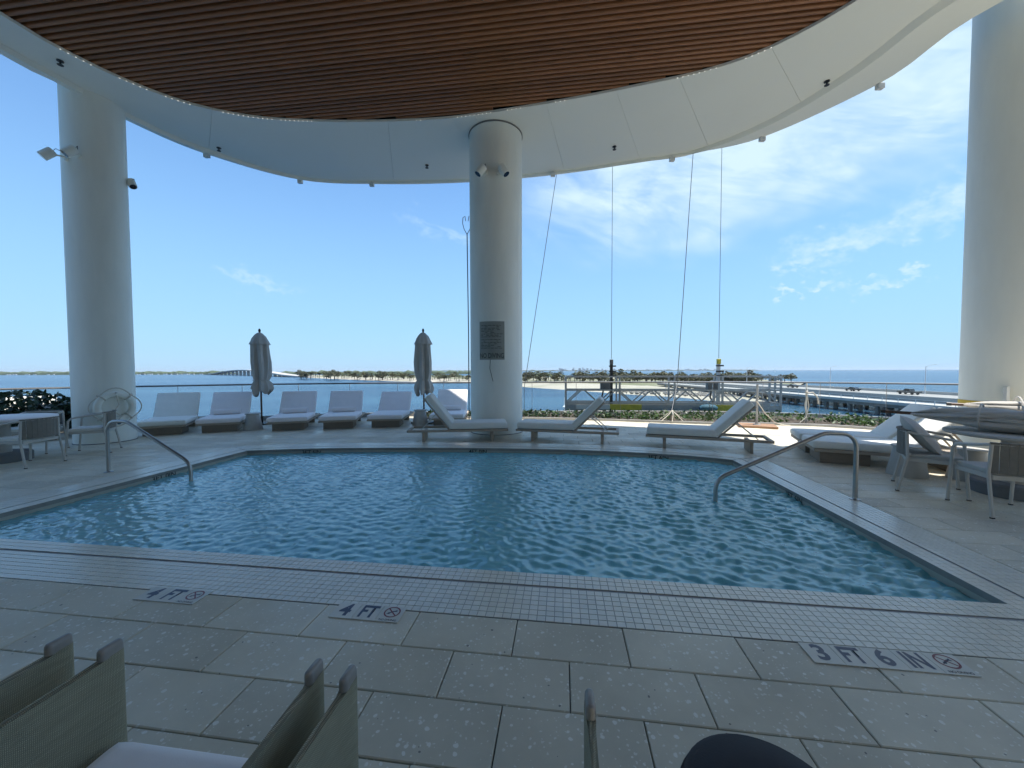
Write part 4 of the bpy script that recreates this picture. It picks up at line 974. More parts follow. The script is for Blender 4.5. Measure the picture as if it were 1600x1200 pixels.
for i in range(17):                    # lines of print too small to read
    z = zt - hz * (.10 + .037 * i); segs = 0.08
    while segs < .9:
        l = random.uniform(.05, .16); 
        if segs + l > .93 or (i % 5 == 4 and segs > .5): break
        curved(segs, segs + l, z - .011, z, .0135, 3).build('print_line', M_INK, sg) if i % 2 == 0 or random.random() < .6 else None
        segs += l + .03
def curved_text(txt, zc, size, sx, parent, bold=.002):
    me = text_mesh(txt, size, sx, bold); arc = (CM[2] + .0142); am = (a0 + a1) / 2
    for vtx in me.vertices:
        x, y = vtx.co.x, vtx.co.y; a = am + x / arc; vtx.co = (arc * math.cos(a), arc * math.sin(a), zc + y)
    link('lettering', me, M_INK, parent)
curved_text('NO DIVING', zb + hz * .10, .155, .72, sg)
MB().tube([(math.cos(a0 + (a1 - a0) * .45) * (CM[2] + .006), math.sin(a0 + (a1 - a0) * .45) * (CM[2] + .006), zb), (math.cos(a0 + (a1 - a0) * .43) * (CM[2] + .01), math.sin(a0 + (a1 - a0) * .43) * (CM[2] + .01), zb - .2), (math.cos(a0 + (a1 - a0) * .55) * (CM[2] + .006), math.sin(a0 + (a1 - a0) * .55) * (CM[2] + .006), zb - .5)], .006, 6).build('wire', M_DARK, sg)
# rescue pole leaning behind the middle column
t = thing('rescue_pole', 'thin dark rescue pole with a forked hook beside the middle column', 'rescue pole', (CM[0] - .72, CM[1] + .3, 0))
MB().tube([(0, 0, 0), (0, 0, 2.5), (-.02, 0, 4.95)], .013, 8).build('pole', M_CABLE, t)
for sx in (-1, 1): MB().tube([(-.02, 0, 4.93), (-.02 + sx * .07, 0, 5.05), (-.02 + sx * .11, 0, 5.2), (-.02 + sx * .10, 0, 5.34), (-.02 + sx * .05, 0, 5.38), (-.02 + sx * .03, 0, 5.26)], .009, 6).build('hook', M_CABLE, t)
MB().lathe([(.03, 0), (.03, .05), (.015, .06)], 10).build('foot', M_DARK, t)
# caution tape round the right column
t = thing('caution_tape', 'yellow caution tape wrapped round the right column', 'tape', (CR[0], CR[1], 0)); zt_ = on_col(CR, 1540, 628)[0].z
MB().lathe([(CR[2] + .003, zt_ - .06), (CR[2] + .006, zt_ + .01)], 64, caps=False).build('band', M_TAPE, t)
MB().box((-.60, -.33, zt_ + .12), (.05, .05, .28)).build('clamp', M_ALUW, t)

# life ring on the left column
p, n_ = on_col(CLF, 180, 636, .06); t = thing('life_ring', 'white life ring with rope hung on the left column', 'life ring', p, yaw(n_.x, n_.y))
def ringp(r, k, z=0): return [(0, r * math.cos(2 * math.pi * i / k), r * math.sin(2 * math.pi * i / k)) for i in range(k)]
MB().tube(ringp(.27, 32), .062, 12, closed=True).build('ring', M_WHITE, t, smooth=True)
rp = []
for i in range(48):
    a = 2 * math.pi * i / 48; rp.append((.05, (.375 + .03 * math.cos(4 * a)) * math.cos(a), (.375 + .03 * math.cos(4 * a)) * math.sin(a)))
MB().tube(rp, .011, 6, closed=True).build('grab_rope', M_CORD, t)
for k in range(4):
    a = R(45 + 90 * k); b = MB(); b.tube([(.078 * math.cos(q), (.29 + .078 * math.sin(q)) * math.cos(a), (.29 + .078 * math.sin(q)) * math.sin(a)) for q in np.linspace(0, 2 * math.pi, 13)[:-1]], .014, 6, closed=True); b.build('band', M_CORD, t)
MB().tube([(.09, 0, .25), (.1, .03, .05), (.1, -.05, -.08), (.1, .06, -.2), (.09, -.03, -.33)], .012, 6).build('throw_line', M_CORD, t)
MB().tube([(-.06, 0, .3), (.1, 0, .3)], .014, 6).build('hook', M_STEEL, t)
p, n_ = on_col(CLF, 186, 661); t = thing('wall_socket', 'small round blue socket on the left column below the life ring', 'socket', p, yaw(n_.x, n_.y)); MB().tube([(-.01, 0, 0), (.015, 0, 0)], .03, 14).build('cover', M_TEAL, t)

# ---- facade of the lounge behind the camera
fac = thing('facade_wall', None, None); tag(fac, 'glazed lounge facade behind the viewpoint', kind='structure')
MB().add([W(-12, -1.25, -.02), W(12, -1.25, -.02), W(12, -1.25, 7.9), W(-12, -1.25, 7.9)], [(0, 1, 2, 3)]).build('backing', M_FACADE, fac)
for u in np.arange(-10.5, 11, 2.1): MB().box(W(u, -1.2, 3.5), (.07, .12, 7), RUV.to_3x3()).build('mullion', M_DARK, fac)

# ================================================================== TERRACE EDGE
rail = thing('glass_balustrade', 'curved glass balustrade with a slim grey top rail round the terrace', 'railing', (0, 0, 0))
rr_ = even(railc, 200)
MB().tube([(p.x, p.y, 1.10) for p in rr_], .026, 8).build('top_rail', M_STEEL, rail, smooth=True)
pp = even(railc, 25)
for i in range(24):
    a, c = pp[i], pp[i + 1]; d = (c - a).normalized(); a2 = a + d * .015; c2 = c - d * .015
    MB().bar((a2.x, a2.y, .60), (c2.x, c2.y, .60), .012, .93).build('glass_pane', M_GLASS, rail)
    MB().bar((a.x, a.y, .06), (a.x, a.y, 1.08), .009, .012, upv=Vector((d.x, d.y, 0))).build('post', M_STEEL, rail)
b = MB(); ka = offset_curve(rr_, .09); kb = offset_curve(rr_, -.09)
for p, q in zip(ka, kb): b.v += [(p.x, p.y, -.02), (p.x, p.y, .13), (q.x, q.y, .13), (q.x, q.y, -.02)]
for i in range(len(ka) - 1): o = 4 * i; b.f += [(o + k, o + (k + 1) % 4, o + 4 + (k + 1) % 4, o + 4 + k) for k in range(4)]
b.build('kerb', M_KERB, rail)
# planter strip
pl = thing('planter', 'long low planter kerb along the glass balustrade', 'planter', (0, 0, 0))
pf = [(-3.0, 11.95), (-1, 12.0), (.4, 11.85), (2.2, 11.5), (3.8, 11.05), (5.6, 10.55), (7.2, 10.35), (8.4, 9.95), (9.2, 9.3), (10.4, 7.9), (11.2, 6.2), (11.8, 4.6)]
pfc = catmull([Vector((x, y, 0)) for x, y in pf], 8)
def rail_beyond(p):
    d = Vector((p.x * .35, 1 + max(0, p.x) * .0, 0)).normalized(); best = min(rr_, key=lambda q: (q - p).length); return best
b = MB()
for p in pfc: q = rail_beyond(p); q = q.lerp(p, .12); b.v += [(p.x, p.y, .045), (q.x, q.y, .045)]
for i in range(len(pfc) - 1): o = 2 * i; b.f.append((o, o + 1, o + 3, o + 2))
b.build('soil', M_SOIL, pl)
b = MB(); ka = offset_curve(pfc, .03); kb = offset_curve(pfc, -.04)
for p, q in zip(ka, kb): b.v += [(p.x, p.y, -.02), (p.x, p.y, .06), (q.x, q.y, .06), (q.x, q.y, -.02)]
for i in range(len(ka) - 1): o = 4 * i; b.f += [(o + k, o + (k + 1) % 4, o + 4 + (k + 1) % 4, o + 4 + k) for k in range(4)]
b.build('edging', M_KERB, pl)
gc = MB(); gd = MB(); pe = even(pfc, 120)
for i in range(6200):
    k = random.random() ** .9 * 118; p = pe[int(k)].lerp(pe[int(k) + 1], k % 1); q = rail_beyond(p); t_ = random.random() ** 1.3 * .62 + .03; c = p.lerp(q, t_); dens = noise.noise(Vector((c.x * .9, c.y * .9, 3))) + .35
    if random.random() > .35 + dens: continue
    hgt = random.random() ** 1.6 * (.20 if c.x > 5 else .17) + .03; sz = random.uniform(.022, .05)
    a = Vector((random.gauss(0, 1), random.gauss(0, 1), random.gauss(0.3, .7))).normalized(); e = a.cross(Vector((random.gauss(0, 1), random.gauss(0, 1), random.gauss(0, 1)))).normalized(); c = Vector((c.x, c.y, .05 + hgt))
    (gc if c.x > 3.2 and random.random() < .7 or random.random() < .25 else gd).add([c + a * sz * 1.5, c + e * sz * .7, c - a * sz * 1.5, c - e * sz * .7], [(0, 1, 2, 3)])
tag(gc.build('ground_cover', M_LEAF), 'fresh green ground cover in the terrace planter', kind='stuff'); tag(gd.build('ground_cover', M_LEAFD), 'dark green ground cover in the terrace planter', kind='stuff')
# shrubs at the left end
shr = [(-12.05, 7.3, 1.0, 1.10, 'dark leafy shrub at the far left edge beyond the round table'), (-11.1, 8.55, .95, .98, 'dark leafy shrub in the middle of the left hedge behind the chair'), (-10.35, 9.5, .75, .80, 'dark leafy shrub lowest of the left hedge beside the lounger back')]
for i, (x, y, rad, hh, lb) in enumerate(shr):
    t = thing('hedge_shrub', lb, 'shrub', (x, y, 0), 0, 'shrubs of the left hedge'); b = MB(); r2 = random.Random(50 + i)
    for k in range(2300):
        d = Vector((r2.gauss(0, 1), r2.gauss(0, 1), r2.gauss(0, 1))).normalized() * rad * (r2.random() ** .4); bump_ = 1 + .25 * noise.noise(d * 2.2 + Vector((i * 3, 0, 0))); c = Vector((d.x * bump_, d.y * bump_, max(.08, hh * .55 + d.z * bump_ * hh * .55 / rad)))
        a = Vector((r2.gauss(0, 1), r2.gauss(0, 1), r2.gauss(.2, .7))).normalized(); e = a.cross(Vector((r2.gauss(0, 1), r2.gauss(0, 1), r2.gauss(0, 1)))).normalized(); sz = r2.uniform(.03, .06)
        b.add([c + a * sz * 1.4, c + e * sz * .8, c - a * sz * 1.4, c - e * sz * .8], [(0, 1, 2, 3)])
    b.build('foliage', M_LEAFD, t)
    b = MB()
    for k in range(6): a = k * 1.05; b.tube([(0, 0, 0), (.2 * math.cos(a), .2 * math.sin(a), hh * .4), (.5 * rad * math.cos(a + .3), .5 * rad * math.sin(a + .3), hh * .85)], [.02, .015, .006], 5)
    b.build('stem', M_TRUNK, t)

# ================================================================== FURNITURE
# ---- daybeds along the glass: origin at the middle of the foot end, +x towards the head
def rounded(b, name, m, parent, bev=.03, M=None): return b.build(name, m, parent, bevel=bev, segs=3, smooth=True, M=M)
def make_daybed(cover, wid=.92):
    t = thing('daybed', '', 'lounger')
    MB().box((.40, 0, .09), (.62, wid * .78, .18)).build('base_block', M_TEAKD, t, bevel=.006)
    MB().box((1.62, 0, .09), (.10, wid * .8, .18)).build('rear_leg', M_TEAKD, t, bevel=.006)
    fr = MB(); 
    for sy in (-1, 1): fr.box((1.0, sy * (wid / 2 - .025), .203), (2.0, .05, .045))
    for x in (.03, 1.97): fr.box((x, 0, .203), (.06, wid - .1, .045))
    fr.build('frame', M_TEAK, t, bevel=.004)
    for k in range(7): MB().box((.22 + .26 * k, 0, .215), (.10, wid - .102, .018)).build('slat', M_TEAK, t)
    rounded(MB().box((.60, 0, .285), (1.24, wid, .115)), 'mattress', cover, t, .045)
    a = R(50); L_ = .78
    bk = MB().box((L_ / 2, 0, .055), (L_, wid - .02, .11), None); M = Matrix.Translation((1.22, 0, .25)) @ Matrix.Rotation(-a, 4, 'Y'); rounded(bk, 'backrest', cover, t, .04, M)
    for sy in (-.32, .32): MB().bar((1.55, sy, .62), (1.86, sy, .22), .03, .02).build('back_strut', M_TEAK, t)
    return t
day_g = make_daybed(M_CUSH); day_w = make_daybed(M_TOWEL)
beds = [(-8.22, 8.95, 29, 0, 'grey white daybed without a towel nearest the left column'),
        (-7.22, 9.40, 26, 1, 'white covered daybed left of the left umbrella with a rolled towel'),
        (-5.66, 9.62, 19, 1, 'white covered daybed right of the left umbrella with a rolled towel'),
        (-4.50, 9.86, 15, 1, 'white covered daybed with rolled towel in the middle of the glass row'),
        (-3.36, 10.08, 5, 2, 'white covered daybed with creased back left of the right umbrella'),
        (-1.75, 10.2, 2, 1, 'white covered daybed partly hidden behind the poolside lounger and middle column'),
        (-10.15, 8.05, 52, 0, 'grey white daybed half hidden behind the left column and chairs')]
used = {0: False, 1: False}
for x, y, ang, kind, lb in beds:
    k = 0 if kind == 0 else 1; src = day_g if k == 0 else day_w
    o = copy_tree(src) if used[k] else src; used[k] = True
    o.location = (x, y, 0); o.rotation_euler = (0, 0, R(90 + ang + random.uniform(-1.5, 1.5))); o['label'] = lb; o['group'] = 'daybeds facing the pool along the glass'
    for ch in o.children:
        if ch.name.startswith('backrest'): ch.matrix_local = Matrix.Translation((1.22, 0, .25)) @ Matrix.Rotation(-R(50 + random.uniform(-5, 5)), 4, 'Y')
    if kind == 1:
        d = Vector((math.cos(R(90 + ang)), math.sin(R(90 + ang)), 0)); s_ = Vector((-d.y, d.x, 0))
        c = Vector((x, y, 0)) + d * 1.02
        tw = thing('rolled_towel', 'rolled white towel on the ' + {-7.22: 'daybed left of the left umbrella', -5.66: 'daybed right of the left umbrella', -4.50: 'daybed in the middle of the row', -1.75: 'daybed behind the poolside lounger'}[x], 'towel', (c.x, c.y, .343), R(90 + ang), 'rolled towels on the daybeds')
        b = MB(); k_ = 40
        for i in range(k_):
            a = i / k_ * 2 * math.pi * 2.6; r_ = .04 + .034 * i / k_; 
            for yy in (-.30, .30): b.v.append((r_ * math.cos(a), yy, .074 + r_ * math.sin(a)))
        for i in range(k_ - 1): o_ = 2 * i; b.f.append((o_, o_ + 1, o_ + 3, o_ + 2))
        b.tube([(0, -.295, .074), (0, .295, .074)], .070, 16)
        b.build('roll', M_TOWEL, tw, smooth=True)
# two daybeds in the sun on the other side
for (x, y), lb in (((5.0, 6.45), 'sunlit daybed nearest the pool handrail by the cone tables'), ((5.34, 7.2), 'sunlit daybed behind the nearer one beside the planter')):
    o = copy_tree(day_g); o.location = (x, y, 0); o.rotation_euler = (0, 0, yaw(.905, -.425)); o.scale = (1.02, .8, 1.05)
    for ch in o.children:
        if ch.name.startswith('backrest'): ch.matrix_local = Matrix.Translation((1.22, 0, .25)) @ Matrix.Rotation(-R(44), 4, 'Y')
    o['label'] = lb; o['group'] = 'daybeds in the sun by the planter'

# ---- poolside loungers: origin at the foot leg, +x towards the head
def make_lounger():
    t = thing('sun_lounger', '', 'lounger'); wid = .66
    for x in (0.0, 1.45): MB().box((x, 0, .105), (.055, .52, .21)).build('leg', M_TEAK, t, bevel=.004)
    for sy in (-1, 1): MB().box((.72, sy * (wid / 2 - .025), .235), (2.12, .05, .05)).build('side_rail', M_TEAK, t, bevel=.006)
    for x in (-.31, 1.755): MB().box((x, 0, .235), (.05, wid - .1, .046)).build('cross_rail', M_TEAK, t, bevel=.004)
    for k in range(8): MB().box((-.18 + .15 * k, 0, .246), (.07, wid - .102, .016)).build('slat', M_TEAK, t)
    rounded(MB().box((.29, 0, .33), (1.22, wid, .145)), 'mattress', M_CUSH, t, .05)
    for sy in (-1, 1): MB().tube([(-.30, sy * (wid / 2 - .012), .263), (.88, sy * (wid / 2 - .012), .263)], .008, 5).build('edge_line', M_DARK, t)  # shaded gap under the mattress drawn as a dark line
    a = R(52); M = Matrix.Translation((.90, 0, .27)) @ Matrix.Rotation(-a, 4, 'Y')
    rounded(MB().box((.42, 0, .07), (.84, wid - .01, .13)), 'backrest', M_CUSH, t, .045, M)
    bf = MB()
    for sy in (-1, 1): bf.box((.41, sy * (wid / 2 - .05), -.018), (.84, .035, .03))
    bf.box((.81, 0, -.018), (.035, wid - .14, .03)); bf.build('back_frame', M_TEAK, t, M=M)
    for sy in (-.2, .2): MB().bar((1.17, sy, .60), (1.50, sy, .25), .022, .018).build('strut', M_ALUW, t)
    return t
lg = make_lounger()
specs = [((-.45, 8.43), (-1.39, -.12), 'white cushioned lounger in front of the middle column with raised back at its left'),
         ((.49, 8.37), (1.39, -.37), 'white cushioned lounger just right of the middle column with raised back at its right'),
         ((3.02, 7.58), (1.38, -.53), 'white cushioned lounger by the pool corner and the near handrail')]
for i, ((x, y), (dx, dy), lb) in enumerate(specs):
    o = lg if i == 0 else copy_tree(lg); o.location = (x, y, 0); o.rotation_euler = (0, 0, yaw(dx, dy)); o['label'] = lb; o['group'] = 'loungers along the far pool edge'
    for ch in o.children:
        if i and ch.name.startswith('back'): ch.matrix_local = Matrix.Translation((.90, 0, .27)) @ Matrix.Rotation(-R(45.5), 4, 'Y')
        if i and ch.name.startswith('strut'): ch.matrix_local = Matrix.Translation((.06, 0, -.0)) @ Matrix.Translation((1.5, 0, .25)) @ Matrix.Rotation(R(-6), 4, 'Y') @ Matrix.Translation((-1.5, 0, -.25))

# ---- cone side tables
def cone_table(x, y, lb, r=.22, h=.42):
    t = thing('cone_table', lb, 'side table', (x, y, 0), 0, 'conical concrete side tables'); MB().lathe([(r, 0), (r, .012), (r * .68, h - .03), (r * .66, h - .02)], 36).build('pedestal', M_CONC, t, smooth=True); MB().lathe([(r * .78, h - .022), (r * .8, h - .015), (r * .8, h), (r * .78, h + .004)], 36).build('top', M_CONC, t, smooth=True)
cone_table(-6.68, 9.86, 'conical side table beside the left closed umbrella'); cone_table(-2.55, 10.62, 'conical side table beside the right closed umbrella')
cone_table(5.62, 5.42, 'conical side table in shade behind the cushion chair'); cone_table(6.22, 5.18, 'conical side table right of the cushion chair partly sunlit')

# ---- closed umbrellas
def closed_umbrella(x, y, lb, seed, lean):
    t = thing('closed_umbrella', lb, 'umbrella', (x, y, 0), seed * 1.3, 'closed umbrellas along the glass')
    r2 = random.Random(seed)
    MB().box((0, 0, .02), (.52, .52, .04)).build('base_plate', M_DARK, t, bevel=.006); MB().tube([(0, 0, .04), (0, 0, .22)], .035, 12).build('socket', M_DARK, t)
    MB().tube([(0, 0, .04), (0, 0, 2.62)], .024, 12).build('pole', M_POLE, t); MB().lathe([(.012, 2.58), (.03, 2.62), (.034, 2.66), (.012, 2.70)], 12).build('finial', M_DARK, t, smooth=True)
    n = 48; ph = r2.uniform(0, 6)
    prof = [(.05, 2.58), (.10, 2.52), (.15, 2.42), (.175, 2.30), (.17, 2.2), (.175, 2.0), (.19, 1.75), (.185, 1.5), (.165, 1.32), (.15, 1.24), (.185, 1.16), (.215, 1.02), (.20, .94), (.17, .90)]
    prof = [(r_ * 1.14, z) for r_, z in prof]
    b = MB()
    def wob(i, j, th):
        z = prof[i][1]; amp = .05 + .17 * min(1, (2.6 - z) / .5); 
        if 1.18 < z < 1.3: amp *= .5
        return 1 + amp * (math.cos(8 * th + ph + .5 * math.sin(3 * z)) * .8 + .5 * math.cos(5 * th + 2.1 * z + ph)) + .08 * math.cos(th + z * 2 + lean)
    b.lathe(prof, n, wob=wob, caps=False)
    nb_ = len(prof); o = (nb_ - 1) * n
    for j in range(n):
        x_, y_, z_ = b.v[o + j]; dz = .09 * math.cos(4 * 2 * math.pi * j / n + ph) + .05 * math.cos(3 * 2 * math.pi * j / n); b.v[o + j] = (x_, y_, z_ + dz); x_, y_, z_ = b.v[o - n + j]; b.v[o - n + j] = (x_, y_, z_ + dz * .6)
    b.build('canopy', M_CANVAS, t, smooth=True)
    f = MB(); f.lathe([(.065, 2.565), (.15, 2.48), (.215, 2.33), (.245, 2.25)], n, wob=lambda i, j, th: 1 + .09 * (i / 3) * math.cos(8 * th + ph), caps=False); f.build('vent_flap', M_CANVAS, t, smooth=True)
    MB().tube([(.19 * math.cos(q), .19 * math.sin(q), 1.245) for q in np.linspace(0, 2 * math.pi, 25)[:-1]], .012, 6, closed=True).build('tie_strap', M_CANVAS, t)
closed_umbrella(-7.10, 10.85, 'closed grey umbrella standing between the second and third daybeds', 3, .4); closed_umbrella(-2.52, 10.95, 'closed grey umbrella standing left of the middle column', 8, 2.1)

# ---- pool handrails
def handrail(lb, u_base, u_end, v):
    t = thing('pool_handrail', lb, 'handrail', W(u_base, v, 0), A, 'pool handrails'); sg_ = 1 if u_end > u_base else -1; Lx = abs(u_end - u_base)
    P = [(0, 0, 0), (0, 0, .60)]
    for q in np.linspace(0, 90, 7)[1:]: P.append((.15 - .15 * math.cos(R(q)), 0, .60 + .165 * math.sin(R(q))))
    P += [(.28, 0, .768), (.33, 0, .762), (.38, 0, .745)]
    P += [(Lx - .10, 0, .235), (Lx - .045, 0, .19), (Lx - .012, 0, .13), (Lx, 0, .05), (Lx, 0, -.9)]
    MB().tube([(sg_ * x, y, z) for x, y, z in P], .024, 14).build('rail_tube', M_STEEL, t, smooth=True)
    MB().lathe([(.055, 0.001), (.055, .008), (.03, .016), (.026, .03)], 20).build('flange', M_STEEL, t, smooth=True)
handrail('curved steel handrail entering the pool at its left end', -6.72, -5.33, 4.87); handrail('curved steel handrail entering the pool at its right end', 3.36, 1.84, 4.86)

# ---- strap-back armchairs: origin at floor centre, facing +x
def strap_chair(lb, x, y, ang, cushion=False):
    t = thing('strap_armchair', lb, 'chair', (x, y, 0), ang, 'strap back dining armchairs'); wd, dp = .54, .50
    for sy in (-1, 1):
        MB().tube([(dp / 2 + .02, sy * wd / 2, 0), (dp / 2 - .01, sy * wd / 2 * .98, .40), (dp / 2 - .03, sy * wd / 2, .62), (dp / 2 - .07, sy * wd / 2, .665), (dp / 2 - .14, sy * wd / 2, .68), (-dp / 2 + .1, sy * wd / 2, .72), (-dp / 2 + .02, sy * (wd / 2 - .02), .735)], .016, 8).build('front_leg_and_arm', M_BEIGE, t, smooth=True)
        MB().tube([(-dp / 2 - .06, sy * wd / 2, 0), (-dp / 2 + .02, sy * (wd / 2 - .01), .44), (-dp / 2 + .01, sy * (wd / 2 - .02), .735)], .016, 8).build('rear_leg', M_BEIGE, t, smooth=True)
        for xx in (dp / 2 + .02, -dp / 2 - .06): MB().lathe([(.02, 0), (.02, .012)], 10, c=(xx, sy * wd / 2, 0)).build('foot_cap', M_DARK, t)
    fr = []; 
    for q in np.linspace(-1, 1, 9): fr.append((-dp / 2 + .03 - .07 * (1 - q * q), q * (wd / 2 - .01), .735))
    MB().tube(fr, .017, 8).build('back_rail', M_BEIGE, t, smooth=True); MB().tube([(x_ + .01, y_, .47) for x_, y_, z_ in fr], .014, 8).build('lower_rail', M_BEIGE, t, smooth=True)
    for k in range(9):
        q = -.88 + 1.76 * k / 8; x_ = -dp / 2 + .03 - .07 * (1 - q * q); y_ = q * (wd / 2 - .01)
        rt = Matrix.Rotation(-math.atan(.54 * q), 3, 'Z'); MB().box((x_ - .012, y_, .60), (.008, .0575, .31), rt).build('strap', M_ROPE, t, bevel=.002); 
        MB().box((x_ - .004, y_, .752), (.045, .053, .012), rt).build('strap_fold', M_ROPE, t)
    MB().box((0, 0, .40), (dp, wd - .06, .05)).build('seat_frame', M_BEIGE, t, bevel=.01); rounded(MB().box((.01, 0, .445), (dp - .03, wd - .09, .055)), 'seat_cushion', M_CUSH if not cushion else M_CONC, t, .02)
    return t
strap_chair('strap back chair with its back to the pool at the left round table', -7.86, 6.17, yaw(-1, -.02)); strap_chair('empty strap armchair in front of the left column', -7.86, 7.16, yaw(-.85, -.5)); strap_chair('strap chair beyond the left round table with a folded towel', -8.9, 7.15, yaw(.4, -1))
strap_chair('strap armchair with a loose cushion under the stacked umbrellas', 5.18, 4.71, yaw(.72, -.62), True); strap_chair('strap chair seen from behind at the far right edge', 5.17, 4.02, yaw(.3, .95), True)

def round_table(lb, x, y, r, top_m, base_m, grp='round pedestal tables'):
    t = thing('round_table', lb, 'table', (x, y, 0), 0, grp); MB().lathe([(.36, 0), (.36, .13), (.34, .15)], 40).build('base', base_m, t, smooth=True); MB().lathe([(.13, .15), (.12, .70)], 28).build('pedestal', M_CONC, t, smooth=True); MB().lathe([(r - .02, .70), (r, .712), (r, .735), (r - .01, .742)], 56).build('tabletop', top_m, t, smooth=True)
round_table('white round pedestal table at the left edge between the strap chairs', -8.62, 6.42, .66, M_TOWEL, M_CONCD); round_table('round pedestal table under the stacked umbrellas at the right', 6.02, 4.55, .60, M_CONC, M_CONCD)
t = thing('folded_towel', 'folded pale towel lying on the chair beyond the left table', 'towel', (-8.9, 7.15, .475), .4); MB().box((0, 0, .04), (.32, .30, .07)).build('fold', M_TOWEL, t, bevel=.02, segs=3, smooth=True); MB().box((0, .01, .10), (.30, .27, .05)).build('upper_fold', M_TOWEL, t, bevel=.02, segs=3, smooth=True)
# cushion leaning in the chair
t = thing('loose_cushion', 'grey loose cushion leaning in the strap armchair', 'cushion', (5.15, 4.74, .50), yaw(.72, -.62))
b = MB(); n_ = 14
for i in range(n_ + 1):
    for j in range(n_ + 1):
        u_, v_ = i / n_ * 2 - 1, j / n_ * 2 - 1; th_ = .075 * (max(0, (1 - u_ ** 4) * (1 - v_ ** 4))) ** .6; b.v.append((th_, u_ * .23 * (1 - .05 * v_ * v_), v_ * .23 * (1 - .05 * u_ * u_)))
for i in range(n_ + 1):
    for j in range(n_ + 1): x_, y_, z_ = b.v[i * (n_ + 1) + j]; b.v.append((-x_, y_, z_))
k_ = (n_ + 1) ** 2
for i in range(n_):
    for j in range(n_): o = i * (n_ + 1) + j; b.f += [(o, o + 1, o + n_ + 2, o + n_ + 1), (k_ + o, k_ + o + n_ + 1, k_ + o + n_ + 2, k_ + o + 1)]
b.build('pad', M_CANVAS, t, smooth=True, M=Matrix.Translation((-.06, 0, .18)) @ Matrix.Rotation(R(-38), 4, 'Y') @ Matrix.Rotation(R(20), 4, 'X'))
# umbrellas lying folded on the table
def lying_umbrella(lb, a, c, rad, seed, pole):
    a = Vector(a); c = Vector(c); t = thing('folded_umbrella', lb, 'umbrella', a, 0, 'umbrellas laid on the table'); d = c - a; L_ = d.length; M = d.to_track_quat('X', 'Z').to_matrix().to_4x4(); ph = seed
    r2 = random.Random(int(seed * 10)); b = MB(); n = 14; K = 26
    for lobe in range(11):
        an = 2 * math.pi * lobe / 11 + r2.uniform(-.25, .25); ro = rad * r2.uniform(.45, .75); lr = rad * r2.uniform(.34, .52); s0 = r2.uniform(0, .10); s1 = r2.uniform(.86, 1.0); w1, w2 = r2.uniform(0, 6), r2.uniform(0, 6); tw = r2.uniform(-.5, .5); o = len(b.v)
        for i in range(K):
            f = i / (K - 1); s_ = s0 + (s1 - s0) * f; env = max(.06, math.sin(math.pi * min(1, f * .80 + .04)) ** .8); a_ = an + tw * f
            cy_, cz_ = math.cos(a_) * ro * env * 1.35 + .02 * math.sin(6 * f + w1), math.sin(a_) * ro * env * .62 - .05 * rad * env + .012 * math.sin(9 * f + w2)
            for j in range(n):
                th = 2 * math.pi * j / n; rr = lr * env * (1 + .22 * math.sin(7 * f + w1 + 2 * th) + .12 * math.sin(17 * f + w2 - th)); b.v.append((pole + s_ * (L_ - pole), cy_ + rr * 1.25 * math.cos(th + a_), cz_ + rr * .55 * math.sin(th + a_)))
        for i in range(K - 1):
            for j in range(n): j2 = (j + 1) % n; b.f.append((o + i * n + j, o + i * n + j2, o + (i + 1) * n + j2, o + (i + 1) * n + j))
        b.f += [tuple(o + x for x in reversed(range(n))), tuple(o + (K - 1) * n + j for j in range(n))]
    b.build('canopy', M_CANVAS, t, smooth=True, M=M)
    MB().tube([(0, 0, 0), (L_ * .6, 0, 0)], .022, 10).build('pole', M_POLE, t, M=M); MB().tube([(-.02, 0, 0), (.03, 0, 0)], .027, 10).build('pole_end', M_DARK, t, M=M)
    s_ = .42; q = rad * 1.22; MB().tube([(L_ * s_, q * 1.15 * math.cos(x_), q * .66 * math.sin(x_)) for x_ in np.linspace(0, 2 * math.pi, 25)[:-1]], .01, 6, closed=True).build('tie_strap', M_CANVAS, t, M=M)
lying_umbrella('folded grey umbrella with brown pole lying on top of the right table', (5.33, 5.50, .90), (6.55, 3.75, .88), .215, 1.0, .28)
lying_umbrella('second folded grey umbrella lying behind the first on the table', (5.95, 5.35, .88), (7.0, 4.0, .87), .19, 3.4, .12)
lying_umbrella('pale folded umbrella lying sunlit across the daybed backs', (6.55, 5.75, .98), (7.65, 4.7, .96), .18, 5.2, .12)

